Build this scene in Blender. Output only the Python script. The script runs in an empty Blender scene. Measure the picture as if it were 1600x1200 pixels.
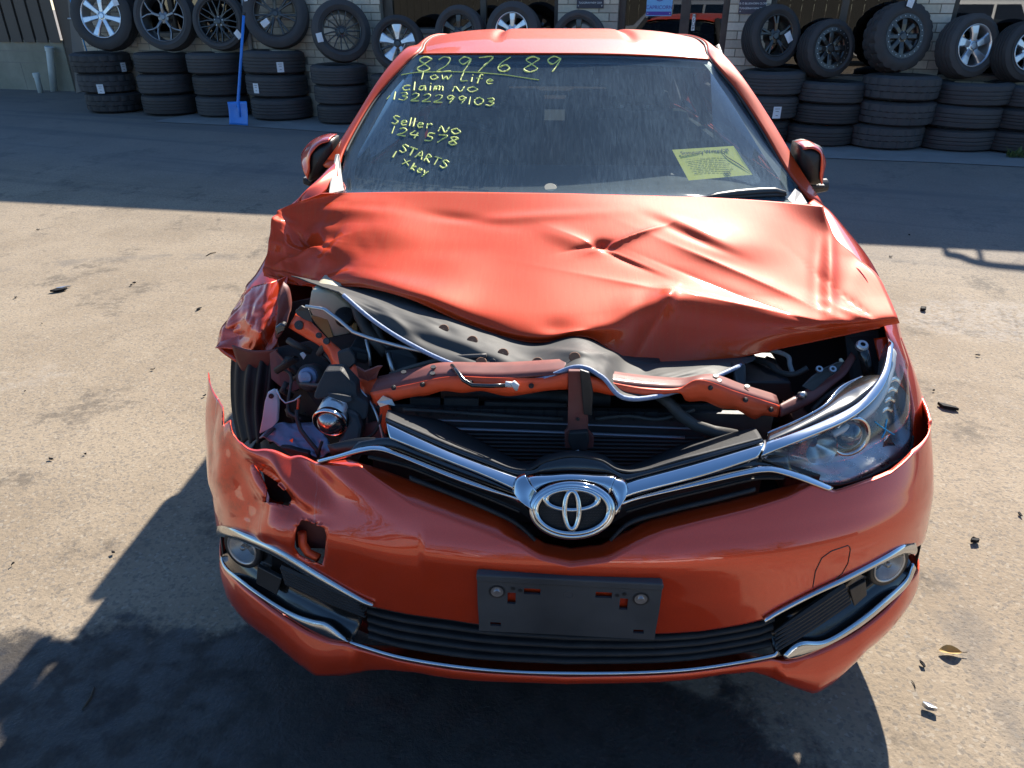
import bpy, bmesh, math, random
import numpy as np
from mathutils import Vector, Matrix
from mathutils.bvhtree import BVHTree
from math import sin, cos, tan, pi, radians, sqrt, atan2, floor

random.seed(7)
scene = bpy.context.scene
COL = scene.collection

# ------------------------------------------------------------------ camera
# world frame: the crashed car's own axes (x across, y backwards from its nose, z up, metres)
CAM = Vector((-0.071, -1.085, 1.55)); YAW = radians(2.28); PITCH = radians(27.5); FPX = 1130.0
cd = bpy.data.cameras.new('camera'); cam = bpy.data.objects.new('camera', cd); COL.objects.link(cam)
cam.location = CAM; cam.rotation_euler = (pi/2-PITCH, 0, YAW)
cd.sensor_fit = 'HORIZONTAL'; cd.sensor_width = 36.0; cd.lens = FPX/1600*36; cd.clip_start = .02; cd.clip_end = 4000
scene.camera = cam

# ------------------------------------------------------------------ sky, sun, exposure
SUN_EL = radians(36); SUN_AZ = radians(22)          # azimuth from +y towards +x
world = bpy.data.worlds.new('World'); scene.world = world; world.use_nodes = True
wn = world.node_tree.nodes; wl = world.node_tree.links
sky = wn.new('ShaderNodeTexSky'); sky.sky_type = 'NISHITA'; sky.sun_disc = False
sky.sun_elevation = SUN_EL; sky.sun_rotation = SUN_AZ
sky.air_density = 1.0; sky.dust_density = .3; sky.ozone_density = 4.0
hs_sky = wn.new('ShaderNodeHueSaturation'); hs_sky.inputs['Saturation'].default_value = 1.12
wl.new(sky.outputs[0], hs_sky.inputs['Color']); wl.new(hs_sky.outputs[0], wn['Background'].inputs['Color']); wn['Background'].inputs['Strength'].default_value = .092
sd = bpy.data.lights.new('sun', 'SUN'); sd.energy = 5.0; sd.angle = radians(.53); sd.color = (1, .93, .82)
so = bpy.data.objects.new('sun', sd); COL.objects.link(so)
sv = Vector((sin(SUN_AZ)*cos(SUN_EL), cos(SUN_AZ)*cos(SUN_EL), sin(SUN_EL)))
so.rotation_euler = (-sv).to_track_quat('-Z', 'Y').to_euler(); so.location = sv*40
scene.view_settings.view_transform = 'Standard'; scene.view_settings.look = 'None'
scene.view_settings.exposure = 1.30; scene.view_settings.gamma = 1; scene.view_settings.use_curve_mapping = False
scene.cycles.use_denoising = True; scene.cycles.max_bounces = 10; scene.cycles.transparent_max_bounces = 12
scene.cycles.caustics_reflective = False; scene.cycles.caustics_refractive = False
scene.cycles.sample_clamp_indirect = 6

# ------------------------------------------------------------------ pixels to directions
_f = Vector((-sin(YAW)*cos(PITCH), cos(YAW)*cos(PITCH), -sin(PITCH))); _r = Vector((cos(YAW), sin(YAW), 0)); _u = _r.cross(_f)
def ray(px, py): return (_f + _r*((px-800)/FPX) - _u*((py-600)/FPX)).normalized()
def at_y(px, py, y): d = ray(px, py); return CAM + d*((y-CAM.y)/d.y)
def at_z(px, py, z): d = ray(px, py); return CAM + d*((z-CAM.z)/d.z)
def at_plane(px, py, n, w): d = ray(px, py); return CAM + d*((w-CAM.dot(n))/d.dot(n))
def proj(P):
    d = P-CAM; z = d.dot(_f); return (800+FPX*d.dot(_r)/z, 600-FPX*d.dot(_u)/z)
def cast(bvh, px, py, back=0.0):
    h = bvh.ray_cast(CAM, ray(px, py))[0]
    return None if h is None else h - ray(px, py)*back

# ------------------------------------------------------------------ materials
def newmat(name):
    m = bpy.data.materials.new(name); m.use_nodes = True
    nt = m.node_tree; return m, nt, nt.nodes, nt.links, nt.nodes['Principled BSDF']
def pm(name, col, rough=.5, metal=0, coat=0, var=.25, scale=18., bump=0., bscale=200., rvar=.15, dust=0., dustcol=(.42,.36,.29), stretch=(1,1,1), spec=.5, coat_rough=.05, detail=6):
    m, nt, n, l, b = newmat(name)
    tc = n.new('ShaderNodeTexCoord'); mp = n.new('ShaderNodeMapping'); mp.inputs['Scale'].default_value = stretch
    l.new(tc.outputs['Object'], mp.inputs['Vector'])
    nz = n.new('ShaderNodeTexNoise'); nz.inputs['Scale'].default_value = scale; nz.inputs['Detail'].default_value = detail; nz.inputs['Roughness'].default_value = .62
    l.new(mp.outputs[0], nz.inputs['Vector'])
    mx = n.new('ShaderNodeMixRGB'); mx.inputs[1].default_value = (*[c*(1-var) for c in col], 1); mx.inputs[2].default_value = (*[min(1, c*(1+var)) for c in col], 1)
    l.new(nz.outputs['Fac'], mx.inputs['Fac']); out = mx.outputs[0]
    if dust > 0:
        nd = n.new('ShaderNodeTexNoise'); nd.inputs['Scale'].default_value = scale*.35; nd.inputs['Detail'].default_value = 8
        l.new(mp.outputs[0], nd.inputs['Vector'])
        mr = n.new('ShaderNodeMapRange'); mr.inputs[1].default_value = .35; mr.inputs[2].default_value = .7; mr.inputs[3].default_value = dust*.35; mr.inputs[4].default_value = dust
        l.new(nd.outputs['Fac'], mr.inputs[0])
        m2 = n.new('ShaderNodeMixRGB'); m2.inputs[2].default_value = (*dustcol, 1); l.new(out, m2.inputs[1]); l.new(mr.outputs[0], m2.inputs['Fac']); out = m2.outputs[0]
    l.new(out, b.inputs['Base Color'])
    rr = n.new('ShaderNodeMapRange'); rr.inputs[3].default_value = max(.02, rough-rvar*rough); rr.inputs[4].default_value = min(1, rough+rvar)
    l.new(nz.outputs['Fac'], rr.inputs[0]); l.new(rr.outputs[0], b.inputs['Roughness'])
    b.inputs['Metallic'].default_value = metal; b.inputs['Coat Weight'].default_value = coat; b.inputs['Coat Roughness'].default_value = coat_rough
    b.inputs['Specular IOR Level'].default_value = spec
    if bump:
        nb = n.new('ShaderNodeTexNoise'); nb.inputs['Scale'].default_value = bscale; nb.inputs['Detail'].default_value = 5; l.new(mp.outputs[0], nb.inputs['Vector'])
        bp = n.new('ShaderNodeBump'); bp.inputs['Strength'].default_value = bump; bp.inputs['Distance'].default_value = .0025
        l.new(nb.outputs['Fac'], bp.inputs['Height']); l.new(bp.outputs[0], b.inputs['Normal'])
    return m

def paint_mat(name, dust=0., streak=0., scratched=False):
    """orange metallic lacquer, optionally under a film of dust with dried rain runs"""
    m, nt, n, l, b = newmat(name)
    tc = n.new('ShaderNodeTexCoord'); P = tc.outputs['Object']
    def noise(sc, det, ro, vec):
        x = n.new('ShaderNodeTexNoise'); x.inputs['Scale'].default_value = sc; x.inputs['Detail'].default_value = det; x.inputs['Roughness'].default_value = ro; l.new(vec, x.inputs['Vector']); return x.outputs['Fac']
    def rng(src, a_, b_, c, d):
        r = n.new('ShaderNodeMapRange'); r.inputs[1].default_value = a_; r.inputs[2].default_value = b_; r.inputs[3].default_value = c; r.inputs[4].default_value = d; l.new(src, r.inputs[0]); return r.outputs[0]
    def mul(a_, b_):
        x = n.new('ShaderNodeMath'); x.operation = 'MULTIPLY'; l.new(a_, x.inputs[0]); l.new(b_, x.inputs[1]); return x.outputs[0]
    fl = n.new('ShaderNodeTexVoronoi'); fl.inputs['Scale'].default_value = 1400; l.new(P, fl.inputs['Vector'])
    mx = n.new('ShaderNodeMixRGB'); mx.inputs[1].default_value = (.54, .032, .002, 1) if streak else (.60, .036, .004, 1); mx.inputs[2].default_value = (.68, .050, .003, 1) if streak else (.78, .056, .007, 1)
    l.new(fl.outputs['Color'], mx.inputs['Fac'])
    scuff = noise(9, 9, .7, P)
    b.inputs['Metallic'].default_value = .46-.30*streak; b.inputs['Roughness'].default_value = .34+.22*streak; b.inputs['Specular IOR Level'].default_value = .4-.25*streak
    b.inputs['Coat Weight'].default_value = 1.-.64*streak; b.inputs['Coat IOR'].default_value = 1.62
    l.new(rng(scuff, .45, .75, (.015+dust*.14) if not streak else .045, (.06+dust*.30) if not streak else .13), b.inputs['Coat Roughness'])
    mp = n.new('ShaderNodeMapping'); mp.inputs['Scale'].default_value = (1, .085, .085) if streak else (1, 1, 1); l.new(P, mp.inputs['Vector'])
    run = noise(150 if streak else 40, 7, .7, mp.outputs[0])
    film = rng(run, .40, .66, .3, 1.0)
    patch = rng(noise(3.2, 5, .55, P), .35, .68, .35, 1.0)
    fac = mul(film, patch); k = n.new('ShaderNodeMath'); k.operation = 'MULTIPLY_ADD'; k.inputs[1].default_value = dust*1.35; k.inputs[2].default_value = .012; l.new(fac, k.inputs[0])
    m2 = n.new('ShaderNodeMixRGB'); m2.inputs[2].default_value = (.50, .105, .032, 1); l.new(mx.outputs[0], m2.inputs[1]); l.new(k.outputs[0], m2.inputs['Fac'])
    spk = n.new('ShaderNodeTexVoronoi'); spk.inputs['Scale'].default_value = 55; l.new(P, spk.inputs['Vector'])
    sd_ = rng(spk.outputs['Distance'], .05, .03, 0, .5*min(1, dust*3)); m3 = n.new('ShaderNodeMixRGB'); m3.inputs[2].default_value = (.60, .30, .20, 1); l.new(m2.outputs[0], m3.inputs[1]); l.new(sd_, m3.inputs['Fac'])
    res = m3.outputs[0]
    if scratched:       # scrapes and paint transfer on the struck corner
        sx = n.new('ShaderNodeSeparateXYZ'); l.new(P, sx.inputs[0]); zone = rng(sx.outputs[0], -.40, -.72, 0, 1)
        tot = None
        for ang, sc in ((35, 26), (-50, 19), (75, 32)):
            mq = n.new('ShaderNodeMapping'); mq.inputs['Rotation'].default_value = (0, radians(ang), 0); mq.inputs['Scale'].default_value = (sc, sc*.06, sc*.06); l.new(P, mq.inputs['Vector'])
            q = noise(1.0, 9, .75, mq.outputs[0]); h = rng(q, .60, .635, 0, 1); g = rng(noise(6+ang*.02, 4, .6, P), .46, .58, 0, 1); h = mul(h, g)
            if tot is None: tot = h
            else:
                x = n.new('ShaderNodeMath'); x.operation = 'MAXIMUM'; l.new(tot, x.inputs[0]); l.new(h, x.inputs[1]); tot = x.outputs[0]
        tot = mul(tot, zone); m4 = n.new('ShaderNodeMixRGB'); m4.inputs[2].default_value = (.62, .42, .33, 1); l.new(res, m4.inputs[1])
        y = n.new('ShaderNodeMath'); y.operation = 'MULTIPLY'; y.inputs[1].default_value = .75; l.new(tot, y.inputs[0]); l.new(y.outputs[0], m4.inputs['Fac']); res = m4.outputs[0]
        grub = mul(rng(noise(14, 8, .75, P), .52, .70, 0, .55), zone); m5 = n.new('ShaderNodeMixRGB'); m5.inputs[2].default_value = (.13, .035, .02, 1); l.new(res, m5.inputs[1]); l.new(grub, m5.inputs['Fac']); res = m5.outputs[0]
    l.new(res, b.inputs['Base Color'])
    bp = n.new('ShaderNodeBump'); bp.inputs['Strength'].default_value = .05+.25*streak; bp.inputs['Distance'].default_value = .0006; l.new(run, bp.inputs['Height']); l.new(bp.outputs[0], b.inputs['Normal'])
    return m

def schlick(n, l, f0=.04, k=1.):
    lw = n.new('ShaderNodeLayerWeight'); lw.inputs[0].default_value = .5
    pw = n.new('ShaderNodeMath'); pw.operation = 'POWER'; pw.inputs[1].default_value = 5.; l.new(lw.outputs['Facing'], pw.inputs[0])
    ma = n.new('ShaderNodeMath'); ma.operation = 'MULTIPLY_ADD'; ma.inputs[1].default_value = (1-f0)*k; ma.inputs[2].default_value = f0; l.new(pw.outputs[0], ma.inputs[0]); return ma.outputs[0]
def dusty_glass(name, dust=.25, tint=(.66, .74, .75)):
    m, nt, n, l, b = newmat(name)
    n.remove(b); out = n['Material Output']
    tr = n.new('ShaderNodeBsdfTransparent'); tr.inputs[0].default_value = (*tint, 1)
    gl = n.new('ShaderNodeBsdfGlossy'); gl.inputs['Roughness'].default_value = .03
    df = n.new('ShaderNodeBsdfDiffuse'); df.inputs[0].default_value = (.20, .28, .33, 1)
    m1 = n.new('ShaderNodeMixShader'); l.new(schlick(n, l, .055), m1.inputs[0]); l.new(tr.outputs[0], m1.inputs[1]); l.new(gl.outputs[0], m1.inputs[2])
    tc = n.new('ShaderNodeTexCoord'); mp = n.new('ShaderNodeMapping'); mp.inputs['Scale'].default_value = (3.0, .34, .34)
    l.new(tc.outputs['Object'], mp.inputs['Vector'])
    nz = n.new('ShaderNodeTexNoise'); nz.inputs['Scale'].default_value = 40; nz.inputs['Detail'].default_value = 5; nz.inputs['Distortion'].default_value = 1.2; l.new(mp.outputs[0], nz.inputs['Vector'])
    n2 = n.new('ShaderNodeTexNoise'); n2.inputs['Scale'].default_value = 2.2; n2.inputs['Detail'].default_value = 6; l.new(tc.outputs['Object'], n2.inputs['Vector'])
    mu = n.new('ShaderNodeMath'); mu.operation = 'MULTIPLY'; l.new(nz.outputs['Fac'], mu.inputs[0]); l.new(n2.outputs['Fac'], mu.inputs[1])
    mr = n.new('ShaderNodeMapRange'); mr.inputs[1].default_value = .17; mr.inputs[2].default_value = .38; mr.inputs[3].default_value = dust*.48; mr.inputs[4].default_value = dust*1.15
    l.new(mu.outputs[0], mr.inputs[0])
    m2 = n.new('ShaderNodeMixShader'); l.new(mr.outputs[0], m2.inputs[0]); l.new(m1.outputs[0], m2.inputs[1]); l.new(df.outputs[0], m2.inputs[2])
    l.new(m2.outputs[0], out.inputs['Surface'])
    return m

def window_glass(name, tint=(.10, .12, .12), rough=.01, refl=.12):
    m, nt, n, l, b = newmat(name); n.remove(b); out = n['Material Output']
    tr = n.new('ShaderNodeBsdfTransparent'); tr.inputs[0].default_value = (*tint, 1)
    gl = n.new('ShaderNodeBsdfGlossy'); gl.inputs['Roughness'].default_value = rough
    nz = n.new('ShaderNodeTexNoise'); nz.inputs['Scale'].default_value = 2.5; tc = n.new('ShaderNodeTexCoord'); l.new(tc.outputs['Object'], nz.inputs['Vector'])
    bp = n.new('ShaderNodeBump'); bp.inputs['Strength'].default_value = .02; l.new(nz.outputs['Fac'], bp.inputs['Height']); l.new(bp.outputs[0], gl.inputs['Normal'])
    fo = schlick(n, l, refl)
    m1 = n.new('ShaderNodeMixShader'); l.new(fo, m1.inputs[0]); l.new(tr.outputs[0], m1.inputs[1]); l.new(gl.outputs[0], m1.inputs[2])
    l.new(m1.outputs[0], out.inputs['Surface']); return m

def clear_lens(name, tint=(.9, .92, .92), haze=.06):
    m, nt, n, l, b = newmat(name); n.remove(b); out = n['Material Output']
    tr = n.new('ShaderNodeBsdfTransparent'); tr.inputs[0].default_value = (*tint, 1)
    gl = n.new('ShaderNodeBsdfGlossy'); gl.inputs['Roughness'].default_value = .04
    df = n.new('ShaderNodeBsdfDiffuse'); df.inputs[0].default_value = (.5, .5, .48, 1)
    m1 = n.new('ShaderNodeMixShader'); l.new(schlick(n, l, .055), m1.inputs[0]); l.new(tr.outputs[0], m1.inputs[1]); l.new(gl.outputs[0], m1.inputs[2])
    nz = n.new('ShaderNodeTexNoise'); nz.inputs['Scale'].default_value = 30; nz.inputs['Detail'].default_value = 6
    ml = n.new('ShaderNodeMath'); ml.operation = 'MULTIPLY'; ml.inputs[1].default_value = haze*2; l.new(nz.outputs['Fac'], ml.inputs[0])
    m2 = n.new('ShaderNodeMixShader'); l.new(ml.outputs[0], m2.inputs[0]); l.new(m1.outputs[0], m2.inputs[1]); l.new(df.outputs[0], m2.inputs[2])
    l.new(m2.outputs[0], out.inputs['Surface']); return m

def chrome_mat(name, rough=.05, col=(.56, .59, .62)):
    return pm(name, col, rough, metal=1, var=.04, scale=40, rvar=.06, dust=.05)

M = {}
M['paint'] = paint_mat('paint', .06)
M['paint_scuffed'] = paint_mat('paint_scuffed', .09, 0, True)
M['paint_dusty'] = paint_mat('paint_dusty', .30, 1)
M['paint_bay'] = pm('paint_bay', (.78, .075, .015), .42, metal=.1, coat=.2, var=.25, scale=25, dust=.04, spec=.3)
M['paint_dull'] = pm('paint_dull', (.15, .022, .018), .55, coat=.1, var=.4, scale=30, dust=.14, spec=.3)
M['chrome'] = chrome_mat('chrome'); M['chrome_dull'] = chrome_mat('chrome_dull', .16, (.60, .60, .58))
M['black_gloss'] = pm('black_gloss', (.008, .008, .009), .12, var=.3, coat=.6, dust=.03)
M['black'] = pm('black', (.012, .012, .013), .42, var=.4, scale=40, bump=.15, bscale=400, dust=.05, dustcol=(.2,.19,.18))
M['mirror_black'] = pm('mirror_black', (.010, .010, .011), .35, var=.2, dust=.0)
M['black_grain'] = pm('black_grain', (.016, .016, .017), .5, spec=.3, var=.25, scale=60, bump=.3, bscale=700, dust=.12, dustcol=(.16,.15,.14))
M['holder'] = pm('holder', (.020, .021, .023), .5, var=.3, scale=12, bump=.25, bscale=900, spec=.25, dust=.22, dustcol=(.3,.3,.3))
M['liner'] = pm('liner', (.016, .0165, .018), .6, var=.4, scale=14, bump=.3, bscale=150, dust=.12, dustcol=(.10,.09,.08), spec=.3)
M['grey_panel'] = pm('grey_panel', (.026, .027, .028), .6, spec=.25, metal=0, var=.6, scale=16, dust=.22, dustcol=(.22,.20,.17))
M['sealer'] = pm('sealer', (.16, .22, .36), .5, var=.5, scale=90, bump=.5, bscale=260, dust=.35, dustcol=(.40,.44,.52))
M['rust'] = pm('rust', (.16, .07, .035), .8, var=.5, scale=120)
M['alu'] = pm('alu', (.55, .56, .57), .35, metal=.9, var=.2, scale=60, dust=.2)
M['steel'] = pm('steel', (.45, .45, .46), .35, metal=.95, var=.2, scale=80)
M['fin'] = pm('fin', (.035, .036, .038), .55, metal=.3, var=.4, scale=80, dust=.2, dustcol=(.12,.11,.1))
M['white_plastic'] = pm('white_plastic', (.62, .63, .62), .45, var=.12, scale=20, dust=.2, dustcol=(.35,.33,.3))
M['cream_plastic'] = pm('cream_plastic', (.52, .47, .34), .4, var=.2, scale=9, dust=.25, dustcol=(.33,.25,.14))
M['fluid'] = pm('fluid', (.34, .22, .06), .3, var=.25, scale=14, dust=.15)
M['rubber'] = pm('rubber', (.02, .02, .021), .6, var=.3, scale=40, bump=.15, bscale=300, dust=.12)
M['tyre'] = pm('tyre', (.040, .042, .047), .72, var=.3, scale=24, bump=.3, bscale=160, dust=.35, dustcol=(.10,.09,.08))
M['tyre_dark'] = pm('tyre_dark', (.026, .027, .03), .66, var=.3, scale=24, bump=.3, bscale=160, dust=.25, dustcol=(.08,.07,.06))
M['label'] = pm('label', (.72, .74, .76), .5, var=.12, scale=120)
M['silver_rim'] = pm('silver_rim', (.62, .64, .67), .25, metal=.85, coat=.4, var=.08, dust=.06)
M['grey_rim'] = pm('grey_rim', (.16, .165, .18), .3, metal=.8, coat=.4, var=.1, dust=.1)
M['black_rim'] = pm('black_rim', (.012, .012, .013), .25, metal=.2, coat=.5, var=.2, dust=.05)
M['blue_paint'] = pm('blue_paint', (.02, .22, .72), .45, var=.25, scale=14, dust=.18, dustcol=(.1,.14,.25), coat=.2)
M['interior'] = pm('interior', (.03, .031, .034), .8, var=.3, scale=20, bump=.2, bscale=300)
M['seat_cloth'] = pm('seat_cloth', (.05, .055, .065), .9, var=.3, scale=60, bump=.3, bscale=500)
M['scuttle'] = pm('scuttle', (.26, .25, .235), .6, var=.2, dust=.2)
M['headliner'] = pm('headliner', (.36, .35, .32), .95, var=.08, scale=40)
M['glass'] = dusty_glass('dusty_glass'); M['side_glass'] = window_glass('side_glass', (.16, .18, .18), .01)
M['frit'] = pm('frit', (.012, .013, .015), .3, var=.3, coat=.3, dust=.12)
M['lens'] = clear_lens('lens', (.95, .96, .96), .05); M['lens_fog'] = clear_lens('lens_fog', (.85, .87, .87), .12)
M['marker'] = pm('marker', (.80, .86, .24), .7, var=.2, scale=300)
M['blue_marker'] = pm('blue_marker', (.03, .35, .62), .7, var=.2, scale=300)
M['paper'] = pm('paper', (.80, .70, .03), .75, var=.06, scale=20); M['ink'] = pm('ink', (.04, .045, .03), .8, var=.2)
M['plastic_sleeve'] = clear_lens('plastic_sleeve', (.8, .86, .8), .22)
M['amber'] = pm('amber', (.75, .16, .02), .25, var=.1, coat=.5)
M['sky_tinted_plastic'] = pm('sky_tinted_plastic', (.16, .24, .38), .35, metal=.3, var=.5, scale=18, dust=.2)  # bluish plastic with the sky's reflection put into its colour
M['bulb_glass'] = pm('bulb_glass', (.30, .31, .33), .06, metal=.9, var=.2, scale=15)

# ------------------------------------------------------------------ mesh helpers
def empty(name, loc=(0, 0, 0), rz=0, label=None, cat=None, group=None):
    o = bpy.data.objects.new(name, None); COL.objects.link(o); o.location = loc; o.rotation_euler = (0, 0, rz); o.empty_display_size = .1
    if label: tag(o, label, cat, group)
    return o
def tag(o, label=None, cat=None, group=None, kind=None):
    if label: o['label'] = label
    if cat: o['category'] = cat
    if group: o['group'] = group
    if kind: o['kind'] = kind
    return o
ORG = {}                                       # origin of a thing in the world, for parts given in world coordinates
def mk(name, V, F, mat, parent=None, smooth=True, solid=0., off=-1., bevel=0., local=False):
    """one mesh object from vertices and faces in world coordinates"""
    me = bpy.data.meshes.new(name)
    o0 = Vector((0, 0, 0))
    if parent is not None and not local:
        p = parent
        while p is not None: o0 += Vector(p.location); p = p.parent
    me.from_pydata([tuple(Vector(v)-o0) for v in V], [], [tuple(f) for f in F])
    me.update()
    o = bpy.data.objects.new(name, me); COL.objects.link(o)
    if mat: me.materials.append(M[mat] if isinstance(mat, str) else mat)
    if smooth: me.polygons.foreach_set('use_smooth', [True]*len(me.polygons))
    if parent is not None: o.parent = parent
    if solid:
        s = o.modifiers.new('solid', 'SOLIDIFY'); s.thickness = solid; s.offset = off; s.use_even_offset = False
    if bevel:
        b = o.modifiers.new('bevel', 'BEVEL'); b.width = bevel; b.segments = 2; b.limit_method = 'ANGLE'; b.angle_limit = radians(40)
    return o
def recalc(o):
    bm = bmesh.new(); bm.from_mesh(o.data); bmesh.ops.recalc_face_normals(bm, faces=bm.faces); bm.to_mesh(o.data); bm.free(); return o

def crom(pts, n):
    """Catmull-Rom through pts, n samples in all"""
    P = np.array([tuple(p) for p in pts], float); k = len(P)
    E = np.vstack([2*P[0]-P[1], P, 2*P[-1]-P[-2]])
    out = []
    for i in range(n):
        t = i/(n-1)*(k-1); j = min(int(t), k-2); t -= j
        a, b, c, d = E[j], E[j+1], E[j+2], E[j+3]
        out.append(.5*((2*b)+(c-a)*t+(2*a-5*b+4*c-d)*t*t+(3*b-a-3*c+d)*t**3))
    return np.array(out)
def lin(pts, n):
    """n samples evenly along a polyline"""
    P = np.array([tuple(p) for p in pts], float); L = np.r_[0, np.cumsum(np.linalg.norm(np.diff(P, axis=0), axis=1))]
    s = np.linspace(0, L[-1], n); return np.stack([np.interp(s, L, P[:, k]) for k in range(P.shape[1])], -1)
def spread(pts, n):
    """smooth resample, evenly spaced"""
    return lin(crom(pts, max(4*n, 40)), n)
def spline_grid(rows, nu, nv):
    A = np.array([crom(r, nu) for r in rows]); return np.stack([crom(A[:, i], nv) for i in range(nu)], 1)
def grid_faces(nv, nu, keep=None, closed=False):
    F = []
    for j in range(nv-1):
        for i in range(nu if closed else nu-1):
            i2 = (i+1) % nu
            if keep is None or keep(j, i): F.append((j*nu+i, j*nu+i2, (j+1)*nu+i2, (j+1)*nu+i))
    return F
def mkgrid(name, G, mat, parent=None, solid=.0, off=-1., keep=None, flip=False, **k):
    nv, nu = G.shape[:2]; F = grid_faces(nv, nu, keep)
    if flip: F = [f[::-1] for f in F]
    V = [tuple(p) for p in G.reshape(-1, 3)]
    used = sorted({i for f in F for i in f}); mp = {a: b for b, a in enumerate(used)}
    return mk(name, [V[i] for i in used], [tuple(mp[i] for i in f) for f in F], mat, parent, solid=solid, off=off, **k)
def bvh_grid(G):
    nv, nu = G.shape[:2]; return BVHTree.FromPolygons([tuple(p) for p in G.reshape(-1, 3)], grid_faces(nv, nu))

class MB:
    """collects shapes, builds one mesh"""
    def __init__(s): s.V = []; s.F = []
    def add(s, V, F): b = len(s.V); s.V += [tuple(v) for v in V]; s.F += [tuple(b+i for i in f) for f in F]; return s
    def box(s, c, d, R=None):
        c = Vector(c); V = []
        for z in (-.5, .5):
            for y in (-.5, .5):
                for x in (-.5, .5):
                    v = Vector((x*d[0], y*d[1], z*d[2])); v = R @ v if R else v; V.append(c+v)
        return s.add(V, [(0, 2, 3, 1), (4, 5, 7, 6), (0, 1, 5, 4), (2, 6, 7, 3), (0, 4, 6, 2), (1, 3, 7, 5)])
    def tube(s, pts, r, n=10, caps=True):
        pts = [Vector(p) for p in pts]; m = len(pts); rr = r if hasattr(r, '__len__') else [r]*m
        V = []; up = None
        for i, p in enumerate(pts):
            t = (pts[min(i+1, m-1)]-pts[max(i-1, 0)]).normalized()
            if up is None: up = t.orthogonal().normalized()
            else: up = (up-t*up.dot(t)); up = up.normalized() if up.length > 1e-6 else t.orthogonal().normalized()
            w = t.cross(up)
            V += [p+(up*cos(2*pi*k/n)+w*sin(2*pi*k/n))*rr[i] for k in range(n)]
        F = grid_faces(m, n, closed=True)
        if caps: F += [tuple(range(n))[::-1], tuple(range((m-1)*n, m*n))]
        return s.add(V, F)
    def prism(s, poly, ext):
        """closed polygon (3D points) extruded by the vector ext"""
        n = len(poly); ext = Vector(ext); A = [Vector(p) for p in poly]
        return s.add(A+[p+ext for p in A], [tuple(range(n))[::-1], tuple(range(n, 2*n))]+[(i, (i+1) % n, n+(i+1) % n, n+i) for i in range(n)])
    def lathe(s, prof, n=32, Mx=None, closed=False):
        """profile of (radius, height) about z, placed by the matrix Mx"""
        V = []
        for (r, h) in prof:
            for k in range(n):
                v = Vector((r*cos(2*pi*k/n), r*sin(2*pi*k/n), h)); V.append(Mx @ v if Mx else v)
        F = grid_faces(len(prof), n, closed=True)
        if closed: b = (len(prof)-1)*n; F += [(b+i, b+(i+1) % n, (i+1) % n, i) for i in range(n)]
        return s.add(V, F)
    def build(s, name, mat, parent=None, smooth=False, bevel=0., **k): return mk(name, s.V, s.F, mat, parent, smooth=smooth, bevel=bevel, **k)

def frame_to(o, z, x=None):
    """matrix whose z axis points along z at o"""
    z = Vector(z).normalized(); x = Vector(x) if x else z.orthogonal(); x = (x-z*x.dot(z)).normalized(); y = z.cross(x)
    return Matrix(((x.x, y.x, z.x, o[0]), (x.y, y.y, z.y, o[1]), (x.z, y.z, z.z, o[2]), (0, 0, 0, 1)))
def ribbon(name, top, bot, mat, parent, bulge=.006, n=60, m=7, solid=.004, smooth_line=True, out=None):
    """band between two edge lines (3D), bulging towards the viewer side; closed strip with thickness"""
    T = (spread if smooth_line else lin)(top, n); B = (spread if smooth_line else lin)(bot, n)
    G = np.zeros((m, n, 3))
    for j in range(m):
        t = j/(m-1); G[j] = T*(1-t)+B*t
        o = np.array(out if out is not None else (0, -1, .35)); G[j] += o*bulge*sin(pi*t)
    return mkgrid(name, G, mat, parent, solid=solid, off=-1., flip=True)
def text_mesh(txt, size, mat, name, parent, Mx, align='CENTER', thick=.0015):
    cu = bpy.data.curves.new('t', 'FONT'); cu.body = txt; cu.size = size; cu.align_x = align; cu.align_y = 'CENTER'; cu.extrude = thick; cu.resolution_u = 3
    ob = bpy.data.objects.new('t', cu); COL.objects.link(ob)
    dg = bpy.context.evaluated_depsgraph_get(); dg.update()
    me = bpy.data.meshes.new_from_object(ob.evaluated_get(dg)); bpy.data.objects.remove(ob); bpy.data.curves.remove(cu)
    V = [Mx @ v.co for v in me.vertices]; F = [tuple(p.vertices) for p in me.polygons]
    bpy.data.meshes.remove(me)
    return mk(name, V, F, mat, parent, smooth=False)
def copy_tree(o, parent=None):
    c = o.copy(); COL.objects.link(c); c.parent = parent
    for ch in list(o.children): copy_tree(ch, c)
    return c
def rnd(a, b): return random.uniform(a, b)
def hash2(x, y): v = sin(x*127.1+y*311.7)*43758.5453; return v-floor(v)
def vlin(x, y):
    """faceted noise: flat triangles with sharp edges between them"""
    ix, iy = floor(x), floor(y); fx, fy = x-ix, y-iy
    a, b, c, d = hash2(ix, iy), hash2(ix+1, iy), hash2(ix, iy+1), hash2(ix+1, iy+1)
    return a+(b-a)*fx+(d-b)*fy if fx > fy else a+(d-c)*fx+(c-a)*fy
def vnoise(x, y):
    ix, iy = floor(x), floor(y); fx, fy = x-ix, y-iy; fx = fx*fx*(3-2*fx); fy = fy*fy*(3-2*fy)
    a = hash2(ix, iy)*(1-fx)+hash2(ix+1, iy)*fx; b = hash2(ix, iy+1)*(1-fx)+hash2(ix+1, iy+1)*fx
    return a*(1-fy)+b*fy
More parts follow.
